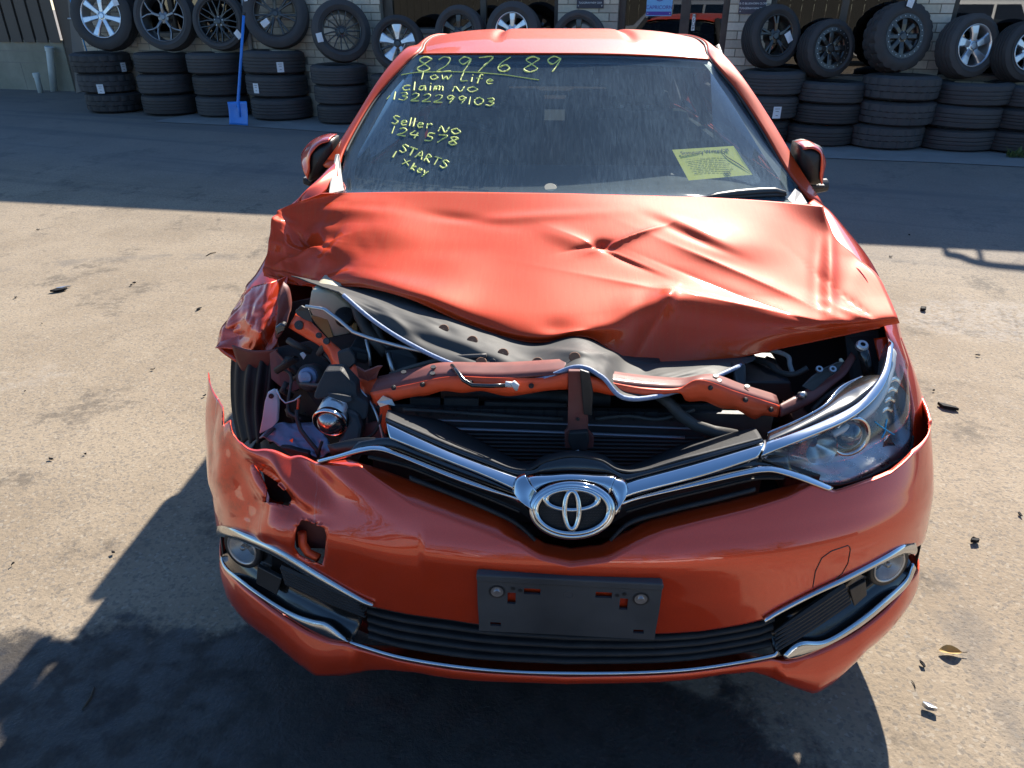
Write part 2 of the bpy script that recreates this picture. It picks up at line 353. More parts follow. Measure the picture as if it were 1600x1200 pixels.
# ================================================================== GROUND
WN = Vector((.2470, .9690, 0)); WD = Vector((.9690, -.2470, 0))          # wall normal (away from the camera) and wall direction
W_TYRE = 7.45; W_WALL = 8.02; G_RISE = .25
def gz_w(w):
    t = min(1, max(0, (w-3.2)/3.6)); return G_RISE*(t*t*(3-2*t)*.5+t*.5)
def gz(x, y): return gz_w(x*WN.x+y*WN.y)
def wall_pt(u, w, z): return WD*u+WN*w+Vector((0, 0, z))
def ground_at(px, py):
    z = 0
    for _ in range(30):
        p = at_z(px, py, z); z = gz(p.x, p.y)
    return at_z(px, py, z)

def ground_mat():
    m, nt, n, l, b = newmat('yard_concrete')
    tc = n.new('ShaderNodeTexCoord'); P = tc.outputs['Object']
    n_sep = n.new('ShaderNodeSeparateXYZ'); l.new(P, n_sep.inputs[0])
    def noise(sc, det=6, ro=.6, vec=P):
        x = n.new('ShaderNodeTexNoise'); x.inputs['Scale'].default_value = sc; x.inputs['Detail'].default_value = det; x.inputs['Roughness'].default_value = ro; l.new(vec, x.inputs['Vector']); return x.outputs['Fac']
    def ramp(src, a, b_, c=0., d=1.):
        r = n.new('ShaderNodeMapRange'); r.interpolation_type = 'SMOOTHSTEP'; r.inputs[1].default_value = a; r.inputs[2].default_value = b_; r.inputs[3].default_value = c; r.inputs[4].default_value = d; l.new(src, r.inputs[0]); return r.outputs[0]
    def mix(fac, a, c):
        x = n.new('ShaderNodeMixRGB')
        if isinstance(fac, float): x.inputs[0].default_value = fac
        else: l.new(fac, x.inputs[0])
        for k, v in ((1, a), (2, c)):
            if isinstance(v, tuple): x.inputs[k].default_value = (*v, 1)
            else: l.new(v, x.inputs[k])
        return x.outputs[0]
    def math_(op, a, c):
        x = n.new('ShaderNodeMath'); x.operation = op
        for k, v in ((0, a), (1, c)):
            if isinstance(v, (int, float)): x.inputs[k].default_value = v
            else: l.new(v, x.inputs[k])
        return x.outputs[0]
    col = mix(ramp(noise(1.3, 5), .3, .7), (.228, .176, .120), (.305, .243, .172))
    col = mix(ramp(noise(60, 4), .35, .65), mix(.35, col, (.17, .14, .105)), col)
    # exposed stone chips
    vo = n.new('ShaderNodeTexVoronoi'); vo.inputs['Scale'].default_value = 115; l.new(P, vo.inputs['Vector'])
    sp = n.new('ShaderNodeSeparateColor'); l.new(vo.outputs['Color'], sp.inputs[0])
    col = mix(math_('MULTIPLY', ramp(sp.outputs[0], .80, .86), .55), col, (.13, .115, .10))
    col = mix(math_('MULTIPLY', ramp(sp.outputs[1], .92, .95), .35), col, (.36, .32, .26))
    # pits and short dark dashes where fines washed out
    mpd = n.new('ShaderNodeMapping'); mpd.inputs['Scale'].default_value = (75, 150, 100); mpd.inputs['Rotation'].default_value = (0, 0, .35); l.new(P, mpd.inputs['Vector'])
    pit = math_('MULTIPLY', ramp(noise(1.0, 4, .65, mpd.outputs[0]), .60, .68), ramp(noise(5, 5), .38, .62))
    col = mix(math_('MULTIPLY', pit, .70), col, (.085, .066, .048))
    # blotches of old oil, breaking up into specks
    bl = math_('MULTIPLY', ramp(noise(2.1, 9, .72), .53, .64), ramp(noise(26, 5), .35, .55))
    col = mix(math_('MULTIPLY', bl, .66), col, (.075, .062, .05))
    pale = math_('MULTIPLY', ramp(noise(.9, 7, .7), .60, .72), .35); col = mix(pale, col, (.40, .36, .31))
    gp = ground_at(1550, 498); px_ = math_('DIVIDE', math_('SUBTRACT', n_sep.outputs[0], gp.x), .62); py_ = math_('DIVIDE', math_('SUBTRACT', n_sep.outputs[1], gp.y), .34)
    pr_ = math_('ADD', math_('SQRT', math_('ADD', math_('MULTIPLY', px_, px_), math_('MULTIPLY', py_, py_)), 0), math_('MULTIPLY', math_('SUBTRACT', noise(5, 8, .7), .5), 1.3))
    col = mix(math_('MULTIPLY', math_('MULTIPLY', ramp(pr_, 1.0, .6), ramp(noise(34, 6), .38, .6)), .28), col, (.40, .38, .36))
    # worn tyre lines running along the building
    sx = n.new('ShaderNodeSeparateXYZ'); l.new(P, sx.inputs[0])
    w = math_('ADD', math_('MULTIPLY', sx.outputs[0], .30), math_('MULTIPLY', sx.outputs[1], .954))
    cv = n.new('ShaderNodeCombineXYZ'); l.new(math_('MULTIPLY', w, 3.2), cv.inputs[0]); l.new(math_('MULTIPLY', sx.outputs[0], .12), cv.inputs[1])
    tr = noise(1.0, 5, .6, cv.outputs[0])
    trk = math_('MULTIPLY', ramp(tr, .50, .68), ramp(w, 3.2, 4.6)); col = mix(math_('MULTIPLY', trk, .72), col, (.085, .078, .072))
    col = mix(math_('MULTIPLY', ramp(w, 3.6, 5.2), .55), col, (.155, .15, .15))  # building's shade put into the colour: greyer and darker towards the wall
    # curved skid mark
    dx = math_('SUBTRACT', sx.outputs[0], -2.2); dy = math_('SUBTRACT', sx.outputs[1], .4)
    rr = math_('SQRT', math_('ADD', math_('MULTIPLY', dx, dx), math_('MULTIPLY', dy, dy)), 0)
    sk = math_('MULTIPLY', ramp(math_('ABSOLUTE', math_('SUBTRACT', rr, 3.35), 0), .09, .05), ramp(noise(5, 5), .42, .6)); col = mix(math_('MULTIPLY', sk, .5), col, (.13, .115, .10))
    # spilt coolant and oil soaked in round the car's nose
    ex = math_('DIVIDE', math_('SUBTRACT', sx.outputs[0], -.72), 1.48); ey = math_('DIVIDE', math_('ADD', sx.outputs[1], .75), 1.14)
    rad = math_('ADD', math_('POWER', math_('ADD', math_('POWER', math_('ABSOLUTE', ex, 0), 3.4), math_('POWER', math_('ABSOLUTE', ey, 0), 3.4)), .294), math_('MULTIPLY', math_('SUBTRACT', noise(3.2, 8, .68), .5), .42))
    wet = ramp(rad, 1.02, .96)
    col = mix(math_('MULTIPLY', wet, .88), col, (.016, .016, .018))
    l.new(col, b.inputs['Base Color'])
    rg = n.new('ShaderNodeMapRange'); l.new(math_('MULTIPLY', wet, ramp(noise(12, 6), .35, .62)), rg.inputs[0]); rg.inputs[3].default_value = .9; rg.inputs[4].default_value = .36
    l.new(rg.outputs[0], b.inputs['Roughness']); b.inputs['Specular IOR Level'].default_value = .35
    h = math_('ADD', math_('MULTIPLY', noise(95, 5), .55), math_('MULTIPLY', noise(22, 5), .7)); h = math_('SUBTRACT', h, math_('MULTIPLY', pit, .6))
    bp = n.new('ShaderNodeBump'); bp.inputs['Strength'].default_value = .55; bp.inputs['Distance'].default_value = .008; l.new(h, bp.inputs['Height']); l.new(bp.outputs[0], b.inputs['Normal'])
    return m
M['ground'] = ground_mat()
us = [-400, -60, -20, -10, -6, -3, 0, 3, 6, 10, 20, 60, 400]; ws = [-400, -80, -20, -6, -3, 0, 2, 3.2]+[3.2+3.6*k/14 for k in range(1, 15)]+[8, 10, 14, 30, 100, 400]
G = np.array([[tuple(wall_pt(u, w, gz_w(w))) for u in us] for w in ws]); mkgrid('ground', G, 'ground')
bpy.data.objects['ground']['kind'] = 'structure'
# concrete apron in front of the tyres
M['apron'] = pm('apron', (.25, .245, .235), .85, var=.35, scale=4, bump=.3, bscale=90, dust=.45, dustcol=(.13, .125, .12))
ap = []
for k in range(60):
    u = -7.0+k*.26; ap.append((u, 6.72+.10*vnoise(u*.9, 3)+(.25 if u < -3.6 else 0)*min(1, (-3.6-u)/2 if u < -3.6 else 0)))
G = np.array([[tuple(wall_pt(u, w0, gz_w(w0)+.006)) for u, w0 in ap], [tuple(wall_pt(u, 8.6, gz_w(8.6)+.006)) for u, w0 in ap]])
mkgrid('apron_path', G, 'apron')['kind'] = 'structure'

# ================================================================== BUILDING
def wpx(px, py, w=W_WALL): return at_plane(px, py, WN, w)
def wu(px, py=20, w=W_WALL): return wpx(px, py, w).dot(WD)
def wz(px, py, w=W_WALL): return wpx(px, py, w).z
M['brick_a'] = pm('brick_a', (.60, .52, .40), .9, var=.22, scale=30, bump=.5, bscale=90, dust=.18, dustcol=(.25, .23, .2))
M['brick_b'] = pm('brick_b', (.50, .43, .34), .9, var=.22, scale=30, bump=.5, bscale=90, dust=.2, dustcol=(.22, .2, .18))
M['brick_c'] = pm('brick_c', (.68, .60, .48), .9, var=.2, scale=30, bump=.5, bscale=90, dust=.15, dustcol=(.25, .23, .2))
M['mortar'] = pm('mortar', (.24, .215, .18), .95, var=.2, scale=30, bump=.4, bscale=120)
def brick_wall_mat():
    m, nt, n, l, b = newmat('brick_wall'); tc = n.new('ShaderNodeTexCoord'); mp = n.new('ShaderNodeMapping'); mp.inputs['Rotation'].default_value = (radians(-90), 0, 0); mp.inputs['Scale'].default_value = (1, 1, 1)
    br = n.new('ShaderNodeTexBrick'); br.inputs['Scale'].default_value = 1; br.inputs['Brick Width'].default_value = .24; br.inputs['Row Height'].default_value = .086; br.inputs['Mortar Size'].default_value = .006
    br.inputs[1].default_value = (.60, .52, .40, 1); br.inputs[2].default_value = (.50, .43, .34, 1); br.inputs[3].default_value = (.30, .275, .235, 1)
    l.new(tc.outputs['Object'], mp.inputs[0]); l.new(mp.outputs[0], br.inputs['Vector']); l.new(br.outputs['Color'], b.inputs['Base Color']); b.inputs['Roughness'].default_value = .9
    bp = n.new('ShaderNodeBump'); bp.inputs['Strength'].default_value = .6; bp.inputs['Distance'].default_value = .006; bp.invert = True; l.new(br.outputs['Fac'], bp.inputs['Height']); l.new(bp.outputs[0], b.inputs['Normal']); return m
M['brick_wall'] = brick_wall_mat()
M['dark_frame'] = pm('dark_frame', (.022, .022, .024), .4, metal=.3, var=.2, dust=.1)
M['shop_glass'] = window_glass('shop_glass', (.16, .17, .17))
M['room'] = pm('room', (.10, .10, .10), .9, var=.3, scale=3)
M['gutter'] = pm('gutter', (.33, .33, .32), .6, var=.1); M['roof_sheet'] = pm('roof_sheet', (.32, .33, .34), .5, metal=.4, var=.1)
B_U0 = wu(118); B_U1 = wu(1600)+14
BLD = empty('workshop_building', tuple(wall_pt(wu(800), W_WALL, G_RISE)), 0, 'cream brick workshop with dark framed windows behind the tyre stacks', 'building')
WALL_H = 2.50
def roof_h(u): return 2.69+.057*(1.2-u)
def wbox(u0, u1, w0, w1, z0, z1):
    V = [wall_pt(u, w, z) for z in (z0, z1) for w in (w0, w1) for u in (u0, u1)]
    return V, [(0, 2, 3, 1), (4, 5, 7, 6), (0, 1, 5, 4), (2, 6, 7, 3), (0, 4, 6, 2), (1, 3, 7, 5)]
def wmb(name, boxes, mat, parent, bevel=0.):
    m = MB()
    for b in boxes: m.add(*wbox(*b))
    return m.build(name, mat, parent, bevel=bevel)
# openings (u range, sill height): two left windows, long window, door, right windows
u = dict(a0=wu(205), a1=wu(383), b0=wu(595), b1=wu(872), d0=wu(966), d1=wu(1139), e0=wu(1203), e1=wu(1428), f0=wu(1488), f1=wu(1488)+3.0)
zs = {'a': wz(300, 30), 'b': wz(700, 45), 'e': wz(1300, 118), 'f': wz(1560, 118)}
zs['a'] = min(zs['a'], 1.25)
LINT = 2.25; zf = G_RISE-.3
piers = [(B_U0, u['a0']), (u['a1'], u['b0']), (u['b1'], u['d0']), (u['d1'], u['e0']), (u['e1'], u['f0']), (u['f1'], B_U1)]
plinths = [(u['a0'], u['a1'], zs['a']), (u['b0'], u['b1'], zs['b']), (u['e0'], u['e1'], zs['e']), (u['f0'], u['f1'], zs['f'])]
BW = .25
WALLPS = [wmb('pier', [(a, b, W_WALL, W_WALL+BW, zf, LINT)], 'mortar', BLD) for a, b in piers]
for a, b, z in plinths: wmb('window_plinth', [(a+.001, b-.001, W_WALL-.010, W_WALL+BW, zf, z-.06)], 'brick_wall', BLD)
for (a, b), h_ in zip(piers, (.55, .22, .55, .22, .22, .55)): wmb('pier_base', [(a+.001, b-.001, W_WALL-.009, W_WALL+BW-.01, zf, G_RISE+h_)], 'brick_wall', BLD)
wmb('upper_wall', [(B_U0, B_U1, W_WALL-.012, W_WALL+BW, LINT, WALL_H)], 'brick_wall', BLD)
SIDE = wmb('end_wall', [(B_U0, B_U0+.25, W_WALL+BW, W_WALL+8, zf, WALL_H), (B_U1-.25, B_U1, W_WALL+BW, W_WALL+8, zf, WALL_H-.7), (B_U0, B_U1, W_WALL+7.9, W_WALL+8.1, zf, WALL_H-.7)], 'brick_wall', BLD)
def slopebox(name, w0, w1, dz0, dz1, mat):     # unseen mono-pitch roof edge, sloped to fit the building's shadow on the yard
    V = [wall_pt(uu_, w, roof_h(uu_)+dz) for dz in (dz0, dz1) for w in (w0, w1) for uu_ in (B_U0-.2, B_U1+.1)]
    return MB().add(V, [(0, 2, 3, 1), (4, 5, 7, 6), (0, 1, 5, 4), (2, 6, 7, 3), (0, 4, 6, 2), (1, 3, 7, 5)]).build(name, mat, BLD)
slopebox('parapet', W_WALL-.010, W_WALL+BW, -.9, -.002, 'brick_wall'); slopebox('parapet_cap', W_WALL-.06, W_WALL+BW+.04, 0, .03, 'gutter'); slopebox('roof_deck', W_WALL+BW+.05, W_WALL+8.2, -.20, -.14, 'roof_sheet')
wmb('room_floor', [(B_U0+.26, B_U1-.26, W_WALL+BW+.01, W_WALL+7.85, G_RISE+.0, G_RISE+.05)], 'room', BLD)
# single bricks where they can be told apart
BH, BLn, JT = .076, .23, .010
me_b = []
for mt in ('brick_a', 'brick_b', 'brick_c'):
    mb = MB().add(*wbox(0, BLn, -.012, .02, 0, BH)); o = mb.build('brick', mt, BLD, bevel=0, local=True); me_b.append(o.data); bpy.data.objects.remove(o)
bm_count = 0
def visible_px(p):
    a, b = proj(p); return -25 < a < 1625 and -30 < b < 250
base_w = BLD.location
for (a, b), WALLP in zip(piers, WALLPS):
    for r in range(int((1.78-zf)/(BH+JT))):
        z = zf+r*(BH+JT)+.003
        k = a-(BLn+JT)*(.5 if r % 2 else 0)
        while k < b-.02:
            c0, c1 = max(k, a+.002), min(k+BLn, b-.002)
            mid = wall_pt((c0+c1)/2, W_WALL, z+BH/2); pu, pv = proj(mid)
            if c1-c0 > .04 and visible_px(mid) and bm_count < 298 and not (pu < 480 and pv > 92) and not (480 < pu < 600 and pv > 178) and not (625 < pu < 1120 and pv > 55) and not (pu > 1120 and pv > 150):
                o = bpy.data.objects.new('brick', me_b[int(hash2(r, k*3)*2.99)]); COL.objects.link(o); o.parent = WALLP
                o.location = wall_pt(c0, W_WALL+.001*hash2(k, r)-.0015, z)-base_w; o.scale = ((c1-c0)/BLn, 1, 1) if False else (1, 1, 1)
                if c1-c0 < BLn-.005:
                    me = MB().add(*wbox(0, c1-c0, -.012, .02, 0, BH)); o2 = me.build('brick', ('brick_a', 'brick_b', 'brick_c')[int(hash2(k, r+5)*2.99)], None); o.data = o2.data; bpy.data.objects.remove(o2)
                bm_count += 1
            k += BLn+JT
# windows
def window(a, b, z0, z1, posts, name='window'):
    fr = wmb(name, [(a, b, W_WALL+.07, W_WALL+.13, z0-.06, z0+.01), (a, b, W_WALL+.07, W_WALL+.13, z1-.07, z1), (a, a+.06, W_WALL+.07, W_WALL+.13, z0+.01, z1-.07), (b-.06, b, W_WALL+.07, W_WALL+.13, z0+.01, z1-.07)]
             + [(p-.035, p+.035, W_WALL+.07, W_WALL+.13, z0+.01, z1-.07) for p in posts], 'dark_frame', BLD)
    cuts = [a+.06]+[q for p in posts for q in (p-.035, p+.035)]+[b-.06]
    for k in range(0, len(cuts), 2): wmb('pane', [(cuts[k], cuts[k+1], W_WALL+.096, W_WALL+.104, z0+.01, z1-.07)], 'shop_glass', fr)
    return fr
window(u['a0'], u['a1'], zs['a'], LINT, [wu(262)])
window(u['b0'], u['b1'], zs['b'], LINT, [wu(606), wu(752)])
window(u['e0'], u['e1'], zs['e'], LINT, [wu(1320)])
window(u['f0'], u['f1'], zs['f'], LINT, [u['f0']+1.5])
for a, b, z in plinths: wmb('window_sill', [(a+.004, b-.004, W_WALL-.03, W_WALL+.06, z-.055, z-.004)], 'mortar', BLD, .004)
# glazed door
d0, d1, dm = u['d0'], u['d1'], wu(1070)
DR = wmb('door', [(d0, d0+.07, W_WALL+.06, W_WALL+.14, zf+.3, LINT), (d1-.07, d1, W_WALL+.06, W_WALL+.14, zf+.3, LINT), (dm-.05, dm+.05, W_WALL+.06, W_WALL+.14, zf+.3, LINT), (d0+.07, d1-.07, W_WALL+.06, W_WALL+.14, LINT-.08, LINT), (d0+.07, d1-.07, W_WALL+.06, W_WALL+.14, zf+.3, zf+.42)], 'dark_frame', BLD)
for a, b in ((d0+.07, dm-.05), (dm+.05, d1-.07)): wmb('pane', [(a, b, W_WALL+.096, W_WALL+.104, zf+.42, LINT-.08)], 'shop_glass', DR)
wmb('door_notice', [(wu(1082), wu(1087), W_WALL+.052, W_WALL+.058, wz(1084, 48), wz(1084, 22))], 'label', DR)
WMX = lambda p: Matrix(((WD.x, 0, -WN.x, p.x), (WD.y, 0, -WN.y, p.y), (0, 1, 0, p.z), (0, 0, 0, 1)))
for k, t in enumerate('PUSH'):
    text_mesh(t, .05, 'ink', 'lettering', DR, WMX(wall_pt(wu(1084.5), W_WALL+.049, wz(1084, 45)-k*(wz(1084, 45)-wz(1084, 25))/3.0)))
# security grille bars behind the door glass on the right
# signs
M['sign_navy'] = pm('sign_navy', (.012, .018, .045), .35, var=.2, coat=.3); M['sign_blue'] = pm('sign_blue', (.16, .42, .72), .4, var=.1); M['sign_purple'] = pm('sign_purple', (.06, .03, .30), .4, var=.1)
def sign(name, px0, px1, py1, lines, label, mat='sign_navy', w=W_WALL-.02, top=None, extra=None):
    a, b = wu(px0, py1, w), wu(px1, py1, w); z0 = wz((px0+px1)/2, py1, w); z1 = z0+top
    s = wmb(name, [(a, b, w-.006, w, z0, z1)], mat, None, .001); tag(s, label, 'sign')
    for (txt, size, dz, mt) in lines: text_mesh(txt, size, mt, 'lettering', s, WMX(wall_pt((a+b)/2, w-.0075, z0+dz)), thick=.001)
    for q in (a+.02, b-.02): MB().lathe([(.0005, .004), (.006, .003), (.007, 0)], 10, frame_to(wall_pt(q, w-.006, z0+.025), -WN)).build('bolt', 'steel', s)
    return s
sign('wall_plaque', 901, 943, 13, [('10-12 BLUDHORN CLOSE', .026, .10, 'label'), ('TUGGERAH NSW 2259', .026, .055, 'label'), ('MD 058535', .06, .24, 'label')], 'navy plaque with address lettering on the pier between long window and door', top=.42)
sign('wall_plaque', 1153, 1195, 22, [('10-12 BLUDHORN CLOSE', .026, .10, 'label'), ('TUGGERAH NSW 2259', .026, .055, 'label'), ('MD 058535', .055, .185, 'label')], 'navy plaque reading MD 058535 on the pier right beside the door', top=.42)
sg = sign('door_sign', 1009, 1049, 25, [('CAPRICORN', .052, .085, 'sign_purple')], 'light blue sign with purple strip hanging on the door glass', 'sign_blue', W_WALL+.09, .30)
a, b = wu(1009, 25, W_WALL+.09), wu(1049, 25, W_WALL+.09); z0 = wz(1029, 25, W_WALL+.09)
wmb('strip', [(a+.004, b-.004, W_WALL+.0825, W_WALL+.0838, z0+.008, z0+.045)], 'sign_purple', sg)
m = MB()
for k in range(24): pass
Mx = frame_to(wall_pt((a+b)/2, W_WALL+.083, z0+.20), -WN)
MB().lathe([(.045, .0), (.045, .0015), (.055, .0015), (.055, 0)], 24, Mx).build('logo', 'sign_purple', sg)
wmb('logo_mark', [((a+b)/2-.006, (a+b)/2+.006, W_WALL+.0815, W_WALL+.083, z0+.165, z0+.235)], 'sign_purple', sg)
# downpipe
dp = wu(387); pp = MB().tube([wall_pt(dp, W_WALL-.05, G_RISE+.02), wall_pt(dp, W_WALL-.05, WALL_H+.2)], .034, 14).build('downpipe', 'gutter', BLD, smooth=True)

# unseen pipe on stays, added to cast the curved shadow on the yard
P_ = []
for q_ in ((1478,397),(1500,401),(1515,407),(1535,412),(1565,416),(1600,419),(1650,424)):
    g_ = ground_at(*q_); P_.append(g_+sv*((W_WALL+.05-g_.dot(WN))/sv.dot(WN)))
MB().tube([tuple(p) for p in crom(P_, 30)], .035, 10).build('shadow_pipe', 'gutter', BLD, smooth=True)
for k_ in (0, 3, 6): MB().tube([P_[k_]+Vector((0, 0, .01)), Vector((P_[k_].x, P_[k_].y, 2.3))], .02, 8).build('pipe_stay', 'gutter', BLD, smooth=True)
# ---- left end: profiled metal sheeting on an old block wall, grey panel, two pipe stubs, blue hose
M['sheet'] = pm('sheet', (.085, .068, .055), .6, metal=.2, var=.35, scale=5, dust=.35, dustcol=(.12, .105, .09), stretch=(1, 1, .2))
M['block'] = pm('block', (.36, .33, .265), .95, var=.4, scale=5, bump=.5, bscale=60, dust=.6, dustcol=(.16, .155, .10))
M['grey_door'] = pm('grey_door', (.10, .098, .095), .6, var=.3, scale=6, dust=.25, stretch=(1, 1, .3))
M['pvc'] = pm('pvc', (.70, .75, .72), .55, var=.15, scale=10, dust=.35, dustcol=(.25, .27, .22)); M['hose'] = pm('hose', (.03, .30, .62), .45, var=.1)
W_L = 9.75
LW = wmb('block_wall', [(wu(108, 100, W_L)-7, wu(106, 100, W_L), W_L, W_L+.2, zf, wz(50, 62, W_L))], 'block', None, .01); tag(LW, 'stained old concrete block wall under the brown metal sheeting', 'wall')
zt_ = wz(50, 62, W_L); ub = wu(106, 100, W_L)
for r, z in enumerate((wz(50, 98, W_L), wz(50, 80, W_L))):
    wmb('bed_joint', [(ub-6.9, ub-.01, W_L-.003, W_L+.004, z-.006, z+.006)], 'mortar', LW)
for k in range(8):
    o_ = [q for q in [ub-.42-k*.62]]
    wmb('perpend_joint', [(o_[0]-.005, o_[0]+.005, W_L-.0028, W_L+.004, zf+.01, wz(50, 98, W_L)-.008)], 'mortar', LW)
SH = empty('metal_sheeting', tuple(wall_pt(ub, W_L, zt_)), 0, 'brown profiled metal sheeting above the old block wall', 'cladding')
pitch = wu(38, 30, W_L)-wu(18, 30, W_L); k = 0
uu = ub
while uu > ub-6.5:
    wmb('sheet_panel', [(uu-pitch*.80, uu, W_L-.03, W_L-.024, zt_-.04, 4.46)], 'sheet', SH)
    wmb('sheet_groove', [(uu-pitch, uu-pitch*.80, W_L+.006, W_L+.012, zt_-.04, 4.46), (uu-pitch*.806, uu-pitch*.80, W_L-.024, W_L+.006, zt_-.04, 4.46), (uu-pitch, uu-pitch*.994, W_L-.03, W_L+.006, zt_-.04, 4.46)], 'sheet', SH)
    uu -= pitch
wmb('return_panel', [(ub+.002, B_U0+.6, W_L+.02, W_L+.06, G_RISE, 4.3)], 'sheet', SH)  # panel added to close a gap that let a sunbeam through
GP = empty('grey_panel_door', tuple(wall_pt(wu(125, 140), W_WALL+.2, G_RISE)), 0, 'weathered grey door panel between the sheeting and the tyre stacks', 'door')
q = [wpx(100, -60, W_WALL+.3), wpx(122, -60, W_WALL+.3), wpx(137, 140, W_WALL+.3), wpx(119, 146, W_WALL+.3)]
MB().prism(q, WN*.05).build('panel', 'grey_door', GP, bevel=.004)
hp = wpx(111, 29, W_WALL+.28); MB().tube([hp, hp-WN*.05, hp-WN*.05+WD*.09], .012, 8).build('handle', 'steel', GP, smooth=True)
def pipe(px, py_b, py_t, r, label):
    b = ground_at(px, py_b); t = at_plane(px-8, py_t, WN, b.dot(WN)); t = Vector((t.x, t.y, t.z))
    o = empty('pipe_stub', tuple(b), 0, label, 'pipe', None)
    ax = (t-b); MB().tube([b-ax*.02, b+ax*.9, t], r, 18).build('pipe_body', 'pvc', o, smooth=True)
    Mx = frame_to(t-ax.normalized()*.05, ax); MB().lathe([(r+.002, -.02), (r+.010, -.02), (r+.012, .045), (r+.004, .05), (.0005, .052)], 20, Mx).build('cap', 'pvc', o, smooth=False)
pipe(85, 143, 73, .060, 'tall capped grey-green plastic pipe stub by the old block wall'); pipe(64, 145, 114, .045, 'short capped plastic pipe stub beside the taller one')
hs_ = MB().tube([wpx(107, -10, W_WALL-.1), wpx(112, 8, W_WALL-.1), wpx(120, 34, W_WALL-.12), wpx(128, 56, W_WALL-.14), wpx(136, 81, W_WALL-.15)], .009, 8).build('hose', 'hose', None, smooth=True); tag(hs_, 'thin blue hose hanging beside the grey door panel', 'hose')
# ================================================================== TYRES AND WHEELS
TW, TR = .262, .375
def tyre_prof(R, Wd, grooves=4, rim=.24, block=0.):
    h = Wd/2; p = [(rim, -h*.78), (rim+.012, -h*.86), (rim+.05, -h*1.0), (R-.065, -h*.98), (R-.030, -h*.90), (R-.006, -h*.78)]
    n = grooves; gw = .009
    if n:
        xs_ = np.linspace(-h*.62, h*.62, n+1); edges = np.linspace(-h*.70, h*.70, n+2)[1:-1]
        for e in edges: p += [(R, e-gw/2-.001), (R-.009, e-gw/2+.001), (R-.009, e+gw/2-.001), (R, e+gw/2+.001)]
    else: p += [(R, -h*.5), (R, h*.5)]
    p += [(R-.006, h*.78), (R-.030, h*.90), (R-.065, h*.98), (rim+.05, h*1.0), (rim+.012, h*.86), (rim, h*.78)]
    return p
def tyre_mesh(R, Wd, style, rim=.24, inner=True):
    """a tyre lying flat about z; style: road, rib or lug"""
    n = 72; m = MB()
    prof = tyre_prof(R, Wd, {'road': 4, 'rib': 3, 'lug': 2}[style], rim)
    if inner: prof = prof+[(rim+.006, Wd/2*.70), (R-.03, Wd/2*.72), (R-.022, 0), (R-.03, -Wd/2*.72), (rim+.006, -Wd/2*.70)]
    m.lathe(prof, n, None, closed=True)
    V, F = m.V, m.F
    if style in ('lug', 'rib'):                                   # cross cuts between the tread blocks
        V2 = []
        for i, v in enumerate(V):
            r_ = sqrt(v[0]**2+v[1]**2); k = i % n; row = i//n; q = 0
            if r_ > R-.012 and row < len(tyre_prof(R, Wd, 2, rim))+8:
                ph = (k+(2 if v[2] > 0 else 0)+(1 if abs(v[2]) < Wd*.12 else 0)) % 4
                if style == 'lug': q = .013 if ph == 0 else 0
                else: q = .006 if ph == 0 and k % 2 == 0 else 0
            elif style == 'lug' and r_ > R-.036 and abs(v[2]) > Wd*.36 and r_ < R: q = .010 if ((k+(2 if v[2] > 0 else 0)) % 4) in (0, 1) else 0
            s = (r_-q)/r_; V2.append((v[0]*s, v[1]*s, v[2]))
        V = V2
    me = bpy.data.meshes.new('tyre'); me.from_pydata(V, [], F); me.update(); me.polygons.foreach_set('use_smooth', [False]*len(F))
    bm = bmesh.new(); bm.from_mesh(me); bmesh.ops.recalc_face_normals(bm, faces=bm.faces)
    for f in bm.faces: f.smooth = True
    for e in bm.edges:
        if len(e.link_faces) == 2 and e.calc_face_angle() > radians(38): e.smooth = False
    bm.to_mesh(me); bm.free(); return me
TM = {}
for st in ('road', 'rib', 'lug'):
    for mt in ('tyre', 'tyre_dark'):
        me = tyre_mesh(TR, TW, st); me.materials.append(M[mt]); TM[st, mt] = me
def put_label(parent, px, py, centre, radius, loc_org):
    """white paper label stuck on the tread where the photograph shows it"""
    d = ray(px, py); c = Vector((centre.x, centre.y, 0)); o = CAM-c
    a = d.x*d.x+d.y*d.y; b = 2*(o.x*d.x+o.y*d.y); q = o.x**2+o.y**2-(radius+.003)**2; D = b*b-4*a*q
    if D < 0: return
    P = CAM+d*((-b-sqrt(D))/(2*a)); n = Vector((P.x-centre.x, P.y-centre.y, 0)).normalized(); t = n.cross(Vector((0, 0, 1)))
    V = [P+t*x*.042+Vector((0, 0, z*.058))+n*.002-n*(x*x)*.002 for z in (-1, 1) for x in (-1, 0, 1)]
    o_ = mk('label', V, [(0, 1, 4, 3), (1, 2, 5, 4)], 'label', None); o_.data.transform(Matrix.Translation(-loc_org)); o_.parent = parent
    tx = MB()
    for k, (w_, zz) in enumerate(((.026, .036), (.018, .012), (.012, -.028))):
        A = P+n*.0035; tx.add([A-t*w_+Vector((0, 0, zz-.0022)), A+t*w_+Vector((0, 0, zz-.0022)), A+t*w_+Vector((0, 0, zz+.0022)), A-t*w_+Vector((0, 0, zz+.0022))], [(0, 1, 2, 3)])
    tx.build('print', 'ink', o_, local=True).data.transform(Matrix.Translation(-loc_org))
